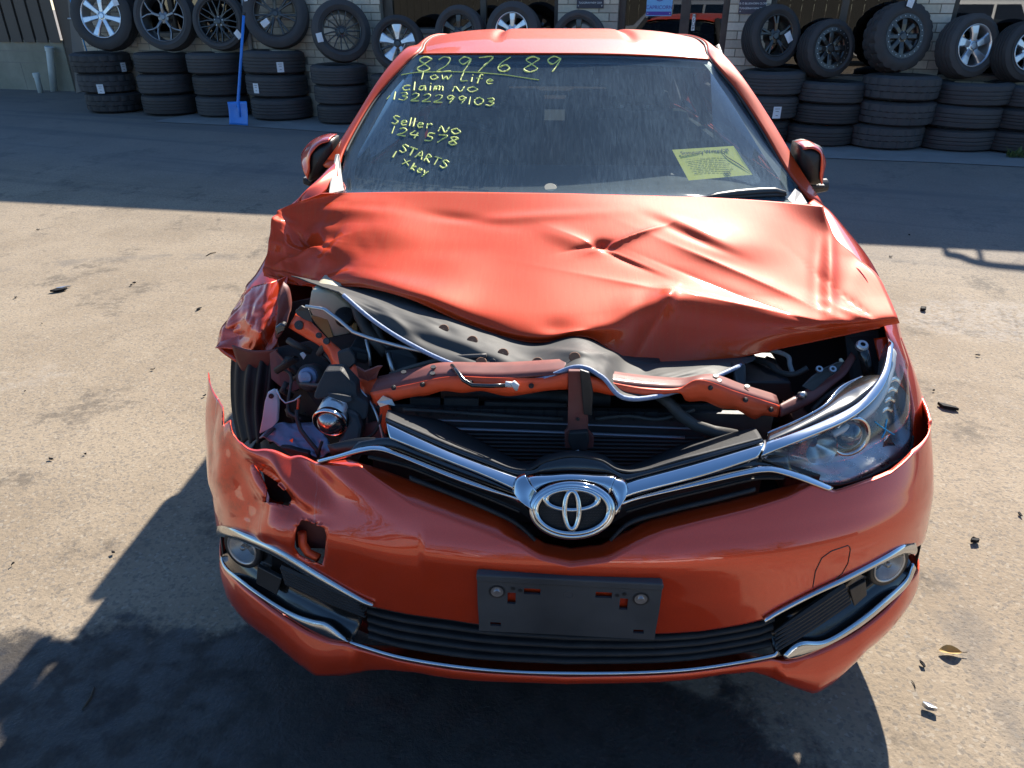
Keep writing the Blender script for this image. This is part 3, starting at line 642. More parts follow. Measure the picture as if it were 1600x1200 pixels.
# stacks: ground px, py, tread style, material, radius factor, sideways shift per tyre, labels, description
stacks = [
 (181,178,'lug','tyre_dark',1.0,[.03,-.02,-.02],[(193,105,2),(157,139,1)],'beside the grey door panel'),
 (272,182,'road','tyre',.97,[.0,.0,-.01],[],'under the grey Y-spoke wheel'),
 (355,185,'road','tyre',.95,[.0,-.01,-.02],[(390,107,2)],'behind the blue shovel'),
 (443,190,'road','tyre',1.02,[.02,.0,-.02],[(438,105,2),(400,138,1)],'under the black ten-spoke wheel'),
 (538,196,'road','tyre',.90,[.02,.0,-.01],[],'under the thin-spoked black wheel'),
 (628,203,'road','tyre_dark',.92,[.0,.0,.0],[],'under the two-tone wheel beside the car'),
 (722,208,'road','tyre',.95,[.0,.0,.0],[],'behind the car roof'),
 (805,212,'road','tyre',.95,[.0,.0,.0],[],'behind the car roof'),
 (905,217,'road','tyre',.90,[.0,.0,.0],[],'behind the car roof'),
 (1180,226,'road','tyre',.92,[.0,.04,.08],[(1214,176,1)],'just past the windscreen pillar'),
 (1275,230,'road','tyre_dark',.95,[.0,.02,.05],[],'under the black rock-crawler wheel with studded rim'),
 (1378,236,'lug','tyre',1.0,[.0,.02,.05],[],'with chunky off-road tread'),
 (1482,238,'rib','tyre',1.02,[.0,.02,.06],[],'under the silver five-spoke wheel'),
 (1580,242,'road','tyre_dark',1.0,[.0,.03,.06],[],'beside the end of the row, next to weeds'),
]
TOP_PY = [84, 84, 84, 81, 103, 119, 100, 101, 112, 112, 130, 120, 130, 136]
lvl = ['bottom', 'middle', 'top']; STK = []
for si, (px, py, st, mt, k, sh, labs, desc) in enumerate(stacks):
    f = ground_at(px, py); d = Vector((f.x-CAM.x, f.y-CAM.y, 0)).normalized(); c = f+d*TR*k*.96
    c.z = gz(c.x, c.y)+.008; ht_ = at_plane(px, TOP_PY[si], WN, f.dot(WN)).z-c.z; nt_ = min(3, max(2, int(round(ht_/.225)))); hgt = ht_/nt_
    for i in range(nt_):
        o = bpy.data.objects.new('tyre', TM[st if hash2(si, i) > .25 else ('rib' if st == 'road' else st), mt if hash2(i, si+3) > .35 else ('tyre' if mt == 'tyre_dark' else 'tyre_dark')]); COL.objects.link(o)
        o.location = (c.x+WD.x*sh[i], c.y+WD.y*sh[i], c.z+hgt*(i+.5)+.001*i); o.scale = (k, k, hgt/TW); o.rotation_euler = (rnd(-.018, .018), rnd(-.018, .018), rnd(0, 6)); kk = rnd(.955, 1.03); o.scale = (k*kk, k*kk, hgt/TW*1.0); o.location.x += rnd(-.02, .02)
        hidden = desc == 'behind the car roof'
        tag(o, f'{lvl[i] if nt_ == 3 or i == 0 else "top"} worn black tyre of the stack {desc}' if not hidden else 'worn black tyre in a stack hidden behind the car roof', 'tyre', 'stacked tyres along the workshop wall')
        for (a, b, li) in labs:
            if li == i:
                bpy.context.view_layer.update(); lo = Vector(o.location)
                ch0 = set(o.children); put_label(o, a, b, lo, TR*o.scale.x+.001, Vector((0, 0, 0)))
                for ch in o.children:
                    ch.matrix_parent_inverse = o.matrix_world.inverted()
    STK.append((c, c.z+hgt*nt_+.002, k))

# wheels standing on the stacks, leaning on the wall
def wheel(name, label, style, rim_r, tread, tmat, rmat, radius=TR, width=.245):
    o = empty(name, (0, 0, 0), 0, label, 'wheel', 'wheels displayed on the tyre stacks')
    key = ('w', radius, round(rim_r, 3), tread, tmat)
    if key not in TM:
        me = tyre_mesh(radius, width, tread, rim_r, True); me.materials.append(M[tmat]); TM[key] = me
    t = bpy.data.objects.new('tyre', TM[key]); COL.objects.link(t); t.parent = o      # axis along z in local space; root is turned later
    h = width/2; r = rim_r
    rim = MB().lathe([(r+.004, h*.80), (r+.006, h*.86), (r-.002, h*.88), (r-.012, h*.70), (r-.022, h*.2), (r-.03, -h*.6), (r+.002, -h*.85)], 56).build('rim', rmat, o, smooth=True)
    zf_ = h*.62; sp = MB()
    def arm(a0, a1, r0, r1, w0, w1, z0=zf_, z1=h*.72, th=.026, mb=None):
        mb = mb or sp; A = [(r0, a0, w0, z0), (r0*.5+r1*.5, (a0+a1)/2, (w0+w1)/2*.9, (z0+z1)/2+.004), (r1, a1, w1, z1)]
        V = []; 
        for (rr, aa, ww, zz) in A:
            c = Vector((rr*cos(aa), rr*sin(aa), zz)); t_ = Vector((-sin(aa), cos(aa), 0))
            V += [c-t_*ww/2, c+t_*ww/2, c+t_*ww*.35+Vector((0, 0, .007)), c-t_*ww*.35+Vector((0, 0, .007)), c-t_*ww/2-Vector((0, 0, th)), c+t_*ww/2-Vector((0, 0, th))]
        F = []
        for s in range(2):
            b = s*6
            for (p, q_) in ((0, 3), (3, 2), (2, 1), (1, 5), (5, 4), (4, 0)): F.append((b+p, b+q_, b+6+q_, b+6+p))
        mb.add(V, F)
    def each(nm, fn, n, mt=rmat):
        for k in range(n):
            mb = MB(); fn(mb, 2*pi*k/n+pi/2); mb.build(nm, mt, o, smooth=False, bevel=.002)
    e = r-.010
    if style == 'seven': each('spoke', lambda mb, a: arm(a, a, .05, e, .050, .085, mb=mb), 7)
    elif style == 'ysplit': each('spoke', lambda mb, a: (arm(a, a, .05, e*.55, .042, .036, mb=mb), arm(a+.02, a+.34, e*.50, e, .026, .024, mb=mb), arm(a-.02, a-.34, e*.50, e, .026, .024, mb=mb)), 5)
    elif style == 'mesh': each('spoke', lambda mb, a: (arm(a, a+.22, .055, e, .024, .016, mb=mb), arm(a, a-.22, .055, e, .024, .016, mb=mb)), 9)
    elif style == 'ten': each('spoke', lambda mb, a: (arm(a+.06, a+.13, .05, e, .026, .026, mb=mb), arm(a-.06, a-.13, .05, e, .026, .026, mb=mb)), 7)
    elif style == 'thin': each('spoke', lambda mb, a: arm(a, a+.08, .05, e, .020, .014, mb=mb), 15)
    elif style == 'blade': 
        each('spoke', lambda mb, a: arm(a, a, .045, e, .040, .125, mb=mb), 5, 'silver_rim'); each('dark_spoke', lambda mb, a: arm(a+.55, a+.63, .05, e, .02, .03, z0=zf_-.01, z1=h*.62, mb=mb), 5, 'black_rim')
    elif style == 'twist': each('spoke', lambda mb, a: (arm(a+.05, a+.20, .05, e, .03, .028, mb=mb), arm(a-.05, a-.06, .05, e, .03, .028, mb=mb)), 5)
    elif style == 'five': each('spoke', lambda mb, a: arm(a, a+.10, .045, e, .055, .110, mb=mb), 5)
    elif style == 'six': each('spoke', lambda mb, a: arm(a, a, .045, e, .045, .075, mb=mb), 6)
    elif style == 'bead':
        MB().lathe([(.055, zf_-.02), (.10, zf_-.035), (.16, zf_-.03), (r-.03, zf_+.0), (r-.012, zf_+.008)], 48).build('dish', rmat, o, smooth=True)
        each('spoke', lambda mb, a: arm(a, a, .05, e, .05, .06, z0=zf_, z1=zf_+.006, mb=mb), 8)
        MB().lathe([(r-.02, h*.84), (r-.018, h*.92), (r+.022, h*.92), (r+.024, h*.84)], 56).build('beadlock_ring', rmat, o, smooth=False)
        for k in range(22):
            a = 2*pi*k/22; MB().lathe([(.0005, .006), (.0045, .006), (.0055, 0)], 8, frame_to(((r+.002)*cos(a), (r+.002)*sin(a), h*.92), (0, 0, 1))).build('bolt', 'steel', o)
    elif style == 'plain': each('spoke', lambda mb, a: arm(a, a, .05, e, .05, .07, mb=mb), 6)
    MB().lathe([(.0005, zf_+.012), (.028, zf_+.012), (.034, zf_+.004), (.070, zf_-.002), (.075, zf_-.03), (.07, -h*.3)], 32).build('hub', rmat, o, smooth=False)
    for k in range(5):
        a = 2*pi*k/5+.3; MB().lathe([(.0005, .006), (.0075, .006), (.009, 0)], 8, frame_to((.053*cos(a), .053*sin(a), zf_), (0, 0, 1))).build('wheel_nut', 'steel' if style in ('mesh', 'seven', 'bead') else rmat, o)
    # dim back of the wheel: brake-side barrel closes off the view
    return o
def place_wheel(o, stack, px, yaw, lean=.16, radius=TR, width=.245, fwd=0.0, dz=0):
    c, top, k = STK[stack]
    # face normal in plan: towards the camera side of the wall, turned by yaw
    n = (-WN).copy(); n.rotate(Matrix.Rotation(radians(yaw), 3, 'Z')); n = (n*cos(lean)+Vector((0, 0, sin(lean)))).normalized()
    up = (Vector((0, 0, 1))-n*n.z).normalized()
    w0 = c.dot(WN)+fwd; P0 = at_plane(px, 60, WN, w0)
    zc_w = top+radius*up.z+width*.42*sin(lean)+dz
    P = Vector((P0.x, P0.y, zc_w)); x_ = up.cross(n).normalized()
    o.matrix_world = Matrix(((x_.x, up.x, n.x, P.x), (x_.y, up.y, n.y, P.y), (x_.z, up.z, n.z, P.z), (0, 0, 0, 1)))
    return o
WH = [
 ('silver seven-spoke alloy wheel on the stack beside the grey door panel', 'seven', .235, 'rib', 'tyre_dark', 'silver_rim', 0, 172, 14, .37),
 ('grey Y-spoke alloy wheel with worn tyre on second stack', 'ysplit', .270, 'road', 'tyre', 'grey_rim', 1, 266, 12, .37),
 ('black mesh-spoke wheel behind the blue shovel handle', 'mesh', .255, 'road', 'tyre', 'black_rim', 2, 350, 13, .345),
 ('black split-spoke wheel with paper tag beside the brick pier', 'ten', .250, 'road', 'tyre', 'black_rim', 3, 437, 24, .385),
 ('narrow black wheel with fifteen thin spokes before the brick pier', 'thin', .235, 'road', 'tyre', 'black_rim', 4, 534, 34, .36),
 ('two-tone bladed silver and black wheel partly behind the car', 'blade', .235, 'road', 'tyre_dark', 'black_rim', 5, 622, 18, .34),
 ('dark wheel peeping over the roof edge below the long window', 'plain', .235, 'road', 'tyre', 'black_rim', 6, 720, 0, .36),
 ('dark tyre peeping over the middle of the roof with silver glint', 'six', .225, 'road', 'tyre', 'silver_rim', 7, 803, 0, .37),
 ('dark tyre top showing over the roof before the plaque pier', 'plain', .235, 'road', 'tyre', 'black_rim', 8, 905, 0, .345),
 ('black twin-spoke wheel with shreds of label past the windscreen pillar', 'twist', .235, 'road', 'tyre_dark', 'black_rim', 9, 1204, 34, .36),
 ('black bead-ring wheel with studded rim and bright hub', 'bead', .215, 'rib', 'tyre_dark', 'black_rim', 10, 1293, 30, .345),
 ('large black off-road wheel with studded ring and white labels', 'bead', .215, 'lug', 'tyre_dark', 'black_rim', 11, 1402, 26, .385),
 ('silver five-spoke alloy wheel near the end of the row', 'five', .235, 'rib', 'tyre', 'silver_rim', 12, 1514, 30, .365),
 ('bright chrome six-spoke wheel at the end of the row', 'six', .235, 'road', 'tyre_dark', 'silver_rim', 13, 1604, 26, .37),
]
WOBJ = []
RPX = [50, 48, 42, 50, 46, 42, 40, 43, 42, 46, 44, 52, 48, 46]
for (lab, sty, rr, tr_, tm_, rm_, si, px, yaw, rad) in WH:
    dep = (at_plane(px, 60, WN, STK[si][0].dot(WN))-CAM).dot(_f); rad2 = RPX[si]/FPX*dep/1.03; rr = rr*rad2/rad; rad = round(rad2, 4)
    o = wheel('spare_wheel', lab, sty, rr, tr_, tm_, rm_, rad); place_wheel(o, si, px, yaw, .16, rad); WOBJ.append(o)
def tag_on(o, x, y, z, rot, w=.035, h=.05, n=(0, 0, 1)):
    m = MB(); R_ = Matrix.Rotation(radians(rot), 3, 'Z'); V = [R_ @ Vector((a*w, b*h, 0))+Vector((x, y, z+.004*abs(a+b))) for a, b in ((-1, -1), (1, -1), (1, 1), (-1, 1))]
    m.add(V, [(0, 1, 2, 3)]); m.add([R_ @ Vector((a*w*.7, b*h*.5, 0))+Vector((x, y, z+.006)) for a, b in ((-1, .1), (1, .1), (1, .4), (-1, .4))], [(0, 1, 2, 3)])
    m.build('paper_tag', 'label', o, local=True)
tag_on(WOBJ[0], .24, .16, .126, 15); tag_on(WOBJ[2], .26, -.16, .13, 40); tag_on(WOBJ[3], -.13, -.11, .11, -55); tag_on(WOBJ[3], -.33, .17, .128, 10, .02, .045)
tag_on(WOBJ[4], -.27, -.08, .128, 10); tag_on(WOBJ[9], .13, -.02, .12, 30); tag_on(WOBJ[11], .0, .30, .13, -15)

# ---- blue shovel leaning on the stack
b0 = ground_at(373, 196)
SHV = empty('shovel', tuple(b0), 0, 'blue painted square-mouth shovel standing against the tyre stack', 'shovel')
top = at_plane(381, 24, WN, (b0+WN*.16).dot(WN)); mid = at_plane(372, 160, WN, (b0+WN*.035).dot(WN))
MB().tube([mid-(top-mid)*.06, mid, mid*.5+top*.5, top], [.021, .019, .017, .016], 12).build('handle', 'blue_paint', SHV, smooth=True)
MB().tube([top, top+(top-mid).normalized()*.035], .018, 12).build('handle_end', 'rubber', SHV, smooth=True)
a = [at_plane(357, 159, WN, b0.dot(WN)+.035), at_plane(387, 158, WN, b0.dot(WN)+.035), at_plane(389, 196, WN, b0.dot(WN)-.005), at_plane(360, 194, WN, b0.dot(WN)-.005)]
G = np.zeros((10, 12, 3))
for j in range(10):
    for i in range(12):
        s, t = i/11, j/9; P = (a[0]*(1-s)+a[1]*s)*(1-t)+(a[3]*(1-s)+a[2]*s)*t; P = P+WN*(-.022*(abs(2*s-1)**3)+.012*sin(pi*t)); G[j, i] = P
G[:, :, 2] = np.maximum(G[:, :, 2], b0.z+.004)
mkgrid('blade', G, 'blue_paint', SHV, solid=.004)
MB().tube([Vector(G[6, 6])-WN*.012, mid-WN*.004], [.006, .022], 10).build('socket', 'blue_paint', SHV, smooth=True)
# ================================================================== THE CRASHED CAR
CAR = empty('hatchback_car', (0, 2.1, 0), 0, 'crashed orange hatchback with crumpled bonnet, torn bumper corner and yellow writing on windscreen', 'car')

# ---- front fascia reference surface: P(s, z)
_pl = [(0,0),(.2,.008),(.4,.040),(.55,.083),(.66,.13),(.75,.19),(.82,.27),(.86,.36),(.88,.46),(.888,.58),(.89,.74)]
_plc = crom(_pl, 200); _pls = np.r_[0, np.cumsum(np.linalg.norm(np.diff(_plc, axis=0), axis=1))]; SMAX = _pls[-1]
def _ip(z, t): return float(np.interp(z, [a for a, b in t], [b for a, b in t]))
_az = crom([(.10,.02),(.16,.006),(.22,-.002),(.30,-.004),(.40,0),(.50,0),(.58,.004),(.64,.034),(.70,.078),(.76,.125),(.82,.175),(.95,.30)], 200)
_kz = [(.10,1.0),(.20,1.03),(.25,1.035),(.35,1.025),(.5,1.01),(.6,.995),(.75,.99),(.95,.96)]
def FP(s, z):
    x = np.interp(abs(s), _pls, _plc[:, 0])*(1 if s >= 0 else -1)*_ip(z, _kz); y = np.interp(abs(s), _pls, _plc[:, 1])
    return np.array([x, y+np.interp(z, _az[:, 0], _az[:, 1]), z])
_S = np.linspace(-SMAX, SMAX, 121); _Z = np.linspace(.10, .95, 60)
FG = np.array([[FP(s, z) for s in _S] for z in _Z]); FB = bvh_grid(FG)
def on(px, py, back=0.0):
    for k in range(120):                       # just outside the outline: step in to the edge of the panel
        h = cast(FB, px+(-.75*k if px > 890 else .75*k), py, back)
        if h is not None: return h
    return at_y(px, py, .45)
def sz(px, py):
    p = on(px, py); x = p.x/_ip(p.z, _kz); y = p.y-np.interp(p.z, _az[:, 0], _az[:, 1])
    d = (_plc[:, 0]-abs(x))**2+(_plc[:, 1]-y)**2; return (_pls[int(np.argmin(d))]*(1 if x > 0 else -1), p.z)
def szline(pts, head=(), tail=()):
    L = [tuple(p) for p in head]+[sz(*p) for p in pts]+[tuple(p) for p in tail]; L = np.array(sorted(L)); return lambda s: float(np.interp(s, L[:, 0], L[:, 1]))

def inside(u, v, poly):
    c = False; n = len(poly)
    for i in range(n):
        (x1, y1), (x2, y2) = poly[i], poly[(i+1) % n]
        if (y1 > v) != (y2 > v) and u < (x2-x1)*(v-y1)/(y2-y1)+x1: c = not c
    return c
def nearest(u, v, poly):
    best = (1e9, u, v); n = len(poly)
    for i in range(n):
        (x1, y1), (x2, y2) = poly[i], poly[(i+1) % n]; dx, dy = x2-x1, y2-y1
        t = max(0, min(1, ((u-x1)*dx+(v-y1)*dy)/(dx*dx+dy*dy+1e-9))); a, b = x1+dx*t, y1+dy*t; d = sqrt((u-a)**2+(v-b)**2)
        if d < best[0]: best = (d, a, b)
    return best
def dent(P, bumps):
    """push points of a panel in or out round places given as (px, py, r along, r across, angle, metres)"""
    p = Vector(P); u, v = proj(p); k = 0
    for (cu, cv, ra, rb, an, am) in bumps:
        du, dv = u-cu, v-cv; a = radians(an); x = (du*cos(a)+dv*sin(a))/ra; y = (-du*sin(a)+dv*cos(a))/rb
        q = x*x+y*y if rb > 0 else x*x+abs(y)*1.6
        if q < 6: k += am*math.exp(-q)
    return k
def punch(G, holes, thr=3.2):
    """snap the grid to the hole outlines, return which quads stay"""
    nv, nu = G.shape[:2]; UV = np.zeros((nv, nu, 2)); 
    for j in range(nv):
        for i in range(nu):
            UV[j, i] = proj(Vector(G[j, i]))
    for h in holes:
        us = [a for a, b in h]; vs = [b for a, b in h]
        for j in range(nv):
            for i in range(nu):
                u, v = UV[j, i]
                if min(us)-8 < u < max(us)+8 and min(vs)-8 < v < max(vs)+8:
                    d, a, b = nearest(u, v, h)
                    if d < thr: G[j, i] = at_y(a, b, G[j, i][1]); UV[j, i] = (a, b)
    def keep(j, i):
        c = (UV[j, i]+UV[j, i+1]+UV[j+1, i]+UV[j+1, i+1])/4
        return not any(inside(c[0], c[1], h) for h in holes)
    return keep

# ---- bumper skin
grille_edge = [(368,655),(376,670),(388,684),(404,694),(440,704),(474,715),(497,722),(545,717),(600,734),(660,756),(720,778),(780,800),(815,826),(850,848),(893,856),(940,850),(975,832),(1010,812),(1080,795),(1150,779),(1215,762),(1262,752),(1303,766),(1345,752),(1390,734),(1425,702)]
crease_edge = [(368,658),(376,673),(388,687),(404,697),(440,707),(474,718),(497,726),(560,727),(600,755),(640,785),(700,808),(760,828),(810,848),(840,868),(893,881),(945,872),(990,850),(1040,830),(1100,814),(1170,797),(1230,778),(1268,758),(1303,770),(1345,757),(1390,740),(1425,710)]
bot_edge = [(345,836),(380,842),(430,864),(500,907),(560,940),(590,950),(640,960),(700,968),(760,977),(890,987),(1035,990),(1100,986),(1160,976),(1192,968),(1240,943),(1300,912),(1360,882),(1405,862),(1428,856)]

sL_ = sz(368, 655)[0]
zt = szline(grille_edge, head=[(-1.3,.735),(sL_-.055,.735),(sL_-.022,.715)], tail=[(.98,.700),(1.2,.715)])
zc = szline(crease_edge, head=[(-1.3,.73),(sL_-.055,.73),(sL_-.022,.71)], tail=[(.98,.695),(1.2,.71)])
zb = szline(bot_edge, head=[(-1.2,.40),(-.98,.405)], tail=[(1.0,.415),(1.2,.40)])
TORN = [(418,745,46,16,48,-.030),(395,700,30,60,-20,.030),(455,745,14,50,-28,.022),(372,760,26,60,-5,-.020),(430,835,44,22,30,.014),(352,705,16,60,8,.018),
        (500,760,20,40,-35,-.012),(540,745,60,18,40,.010),(395,800,20,26,0,-.018),(640,860,90,26,15,-.006),(470,800,40,14,20,-.010),(412,850,12,26,-30,.012)]
nu, nv = 330, 74
BG = np.zeros((nv, nu, 3))
for i, s in enumerate(np.linspace(-1.045, SMAX, nu)):
    a, c, b = zt(s), zc(s), zb(s); jg = .011*(vlin(s*48, 2.)-.5)*min(1, max(0, (-s-.52)/.1))*(.25 if s < sL_-.02 else 1); a += jg; c += jg; a = max(a, c+.001)
    for j in range(nv):
        if j < 10:
            t = j/9; z = a*(1-t)+c*t; P = FP(s, z); rv = Vector(P)-CAM; P = P+np.array(rv)/rv.y*.032*(1-t)**1.2*min(1, (a-c)/.02)
        else:
            t = (j-9)/(nv-10); z = c*(1-t)+b*t; P = FP(s, z)
            P[1] -= .006*math.exp(-((z-.60)/.035)**2)*max(0, 1-abs(s)/1.1)          # soft fold across the face
        if s < -.3:
            k = dent(P, TORN)*min(1, max(0, (z-b-.004)/.05)); P += np.array([-.35, -.9, .2])*k
            w = max(0, (-s-.90)/.2); P[0] -= .055*min(1, w)*max(0, (z-.40)/.35); 
            P += np.array([-.3, -.5, .1])*.006*(vlin(s*15, z*22)-.5)*min(1, max(0, (-s-.45)/.3))*2
        else:
            P[1] -= .0  
        BG[j, i] = P
hole_tear = [(395,724),(410,738),(432,752),(447,766),(456,779),(452,791),(430,786),(413,785),(417,762),(408,743)]
hole_tow = [(464,822),(471,812),(492,816),(507,826),(510,838),(507,868),(503,884),(486,879),(466,868),(459,857),(460,838)]
keep = punch(BG, [hole_tear, hole_tow])
BUMP = mkgrid('bumper', BG, 'paint_scuffed', CAR, solid=.004, keep=keep, flip=True, off=-1)
BUMP['label'] = 'orange front bumper, torn and scratched at one corner'

# lower lip
lip_top = [(342,884),(370,905),(400,930),(440,960),(480,985),(515,1000),(545,1004),(560,1013),(620,1031),(700,1045),(790,1053),(890,1057),(1000,1055),(1080,1050),(1150,1040),(1205,1030),(1232,1031),(1270,1020),(1330,992),(1380,955),(1418,910)]
lip_bot = [(342,915),(360,945),(400,985),(450,1017),(500,1040),(540,1048),(600,1046),(650,1051),(700,1060),(790,1066),(890,1069),(1000,1067),(1080,1062),(1130,1054),(1175,1050),(1225,1062),(1262,1068),(1300,1055),(1350,1020),(1400,975),(1425,935)]
lt = szline(lip_top, head=[(-1.2,.33),(-.98,.335)], tail=[(1.0,.34),(1.2,.33)]); lb = szline(lip_bot, head=[(-1.2,.24),(-.98,.25)], tail=[(1.0,.25),(1.2,.24)])
nu2 = 220; LG = np.zeros((16, nu2, 3))
for i, s in enumerate(np.linspace(-SMAX, SMAX, nu2)):
    a, b = lt(s), lb(s)
    for j in range(16):
        if j < 10: t = j/9; z = a*(1-t)+b*t; P = FP(s, z); P[1] -= .012*sin(pi*min(1, t*1.0))*(1 if abs(s) > .45 else .3); P[1] -= .030*max(0, 1-abs(abs(s)-.56)/.13)*t**1.5
        else: t = (j-9)/6; P = FP(s, b); P[0] *= 1-.10*t; P[1] += .08*t; P[2] -= .010*sin(t*pi/2)
        LG[j, i] = P
mkgrid('lower_lip', LG, 'paint', BUMP, solid=.004, flip=True)

def sband(f0, f1, s0, s1, n, m, back=0., bow=0.):
    G = np.zeros((m, n, 3))
    for i, s in enumerate(np.linspace(s0, s1, n)):
        for j in range(m):
            t = j/(m-1); z = f0(s)*(1-t)+f1(s)*t; P = FP(s, z); P[1] += back(s, t) if callable(back) else back; G[j, i] = P
    return G
# lower grille: backing, slats
s_l = sz(585, 960)[0]; s_r = sz(1200, 985)[0]
LGR = mkgrid('lower_grille', sband(lambda s: zb(s)+.01, lambda s: lt(s)-.035, s_l-.12, s_r+.12, 60, 5, .075), 'black', CAR, solid=.003, flip=True)
for k in range(5):
    t0 = (k+.62)/5.6
    f0 = lambda s, t0=t0: zb(s)*(1-t0)+lt(s)*t0+.004; f1 = lambda s, t0=t0: zb(s)*(1-t0)+lt(s)*t0-.004
    G = np.zeros((6, 90, 3))
    for i, s in enumerate(np.linspace(s_l-.02, s_r+.02, 90)):
        z = zb(s)*(1-t0)+lt(s)*t0; e = .006*max(0, min(1, (min(s-s_l, s_r-s))/.05+.3))
        for j, (dy, dz) in enumerate([(.070, -.001), (.022, .007), (.014, .005), (.013, -.001), (.018, -.006), (.070, -.007)]):
            P = FP(s, z); P[1] += dy; P[2] += dz; G[j, i] = P
    mkgrid('grille_slat', G, 'black_grain', LGR, flip=True)
# chrome line under the grille
def px_ribbon(name, top, bot, mat, parent, back=0., bulge=.006, n=60, solid=.008, m=7, sm=True, tilt=0.):
    return ribbon(name, [on(*p, back-tilt) for p in top], [on(*p, back+tilt) for p in bot], mat, parent, bulge, n, m, solid, sm)
px_ribbon('chrome_strip', [(548,1000),(560,1004),(620,1022),(700,1036),(790,1045),(890,1048),(1000,1047),(1080,1042),(1150,1032),(1205,1021),(1213,1016)],
          [(546,1004),(560,1012),(620,1030),(700,1044),(790,1052),(890,1056),(1000,1054),(1080,1049),(1150,1039),(1205,1029),(1216,1024)], 'chrome', BUMP, .006, .006, 120)

# ---- fog lamp bezels
def fog(side):
    if side < 0:
        up_t = [(338,822),(350,822),(375,830),(430,853),(500,895),(560,930),(584,942)]; up_b = [(339,838),(352,840),(380,848),(430,871),(500,912),(560,942),(581,947)]
        lo_t = [(341,868),(352,884),(380,906),(420,934),(460,957),(490,968),(512,974),(545,998)]; lo_b = [(344,878),(356,895),(384,918),(425,946),(465,974),(495,992),(520,1002),(546,1003)]
        dark = ([(345,836),(375,846),(430,868),(500,908),(560,942),(588,952)], [(346,872),(365,895),(420,938),(470,965),(530,995),(552,1003)])
        lamp = (375,864,22,25); ribs = [(438,893),(560,938),(445,915),(572,962)]; cov = [(402,885),(440,905),(432,930),(400,912)]
        name_s = 'fog_lamp'
    else:
        up_t = [(1192,966),(1220,949),(1270,923),(1320,899),(1380,868),(1410,852),(1431,848)]; up_b = [(1197,972),(1222,957),(1275,930),(1325,908),(1380,880),(1412,866),(1430,868)]
        lo_t = [(1222,1022),(1250,1003),(1290,998),(1340,968),(1385,932),(1415,905),(1427,880)]; lo_b = [(1228,1031),(1252,1029),(1290,1012),(1342,982),(1388,945),(1417,917),(1430,890)]
        dark = ([(1190,972),(1222,955),(1275,928),(1325,905),(1380,878),(1425,866)], [(1213,1026),(1250,1015),(1300,995),(1345,967),(1390,930),(1427,885)])
        lamp = (1393,891,27,25); ribs = [(1322,922),(1210,985),(1330,945),(1212,1015)]; cov = [(1328,922),(1353,908),(1355,930),(1335,948)]
    T = spread([on(*p) for p in dark[0]], 40); B = spread([on(*p) for p in dark[1]], 40)
    G = np.zeros((9, 40, 3))
    for j in range(9):
        t = j/8; G[j] = T*(1-t)+B*t
        G[j, :, 1] += .040*min(1, sin(pi*t)*2.2)
    hs = mkgrid('fog_bezel', G, 'black_gloss', CAR, solid=.004, flip=True)
    ub = px_ribbon('chrome_trim', up_t, up_b, 'chrome_dull' if side < 0 else 'chrome', hs, .004, .008, 50)
    px_ribbon('chrome_trim', lo_t, lo_b, 'chrome_dull' if side < 0 else 'chrome', hs, .004, .008, 50)
    # lamp: reflector bowl, lens
    c = on(lamp[0], lamp[1]); e = on(lamp[0]+lamp[2], lamp[1]); r = .040
    nrm = Vector((side*.38, -1, .10)).normalized(); Mx = frame_to(c+Vector((0, .016, 0)), nrm)
    lp = MB().lathe([(.010, -.030), (.030, -.020), (r-.003, .002), (r, .006), (r+.002, .003), (r, -.03)], 36, Mx).build('fog_lamp', 'alu', CAR, smooth=True)
    MB().lathe([(0.0005, .012), (.02, .011), (.033, .007), (r-.002, .001)], 36, Mx).build('lens', 'lens_fog', lp, smooth=True)
    MB().lathe([(r+.001, .002), (r+.010, .004), (r+.013, -.004), (r+.006, -.02)], 36, Mx).build('lamp_ring', 'black', lp, smooth=True)
    MB().lathe([(.0005, .004), (.006, .003), (.008, -.004), (.008, -.026)], 14, Mx).build('bulb', 'bulb_glass', lp, smooth=True)
    # slatted inner vent
    (a, b, c2, d) = ribs
    for k in range(6):
        t = k/5; p = [on(a[0]*(1-t)+c2[0]*t, a[1]*(1-t)+c2[1]*t, -.006), on(b[0]*(1-t)+d[0]*t, b[1]*(1-t)+d[1]*t, -.004)]
        MB().tube([p[0]*(1-q)+p[1]*q+Vector((0, .014-.018*q, 0)) for q in (0, .25, .5, .75, 1)], [.0085, .0085, .008, .006, .002], 6).build('vent_slat', 'black_grain', hs, smooth=False)
    pl = MB().prism([on(*q, -.012) for q in cov], (0, .012, 0)).build('cover_panel', 'black', hs, bevel=.002)
    return hs
fogL = fog(-1); fogR = fog(1)
fogL['label'] = 'scuffed fog lamp surround hanging loose below the torn corner'
# tow eye recess and its red insert behind the open hole
p0 = on(485, 850)
MB().box(p0+Vector((0, .060, 0)), (.11, .006, .12)).build('tow_recess', 'paint_dull', BUMP)
MB().tube([on(472,832,-.03), on(473,850,-.03), on(482,864,-.03), on(498,872,-.03)], .010, 8).build('tow_socket', 'paint_bay', BUMP, smooth=True)
# dark sheet standing in for the shaded cavity behind the tear
MB().box(on(428, 768)+Vector((0.02, .09, -.02)), (.15, .01, .07)).build('tear_backing', 'liner', BUMP)
# tow cover outline on the sound side
cv = [(1270,918),(1274,893),(1284,872),(1299,861),(1326,852),(1329,858),(1325,880),(1316,896),(1302,908),(1274,920)]
BBV = bvh_grid(BG)
MB().tube([cast(BBV, *q, .0005) for q in [tuple(p) for p in lin(cv, 60)]], .0011, 5).build('tow_cover_seam', 'black', BUMP)
# bumper beam shade and under tray
MB().box((0, .42, .205), (1.20, .40, .012)).build('under_tray', 'liner', CAR, bevel=.003)

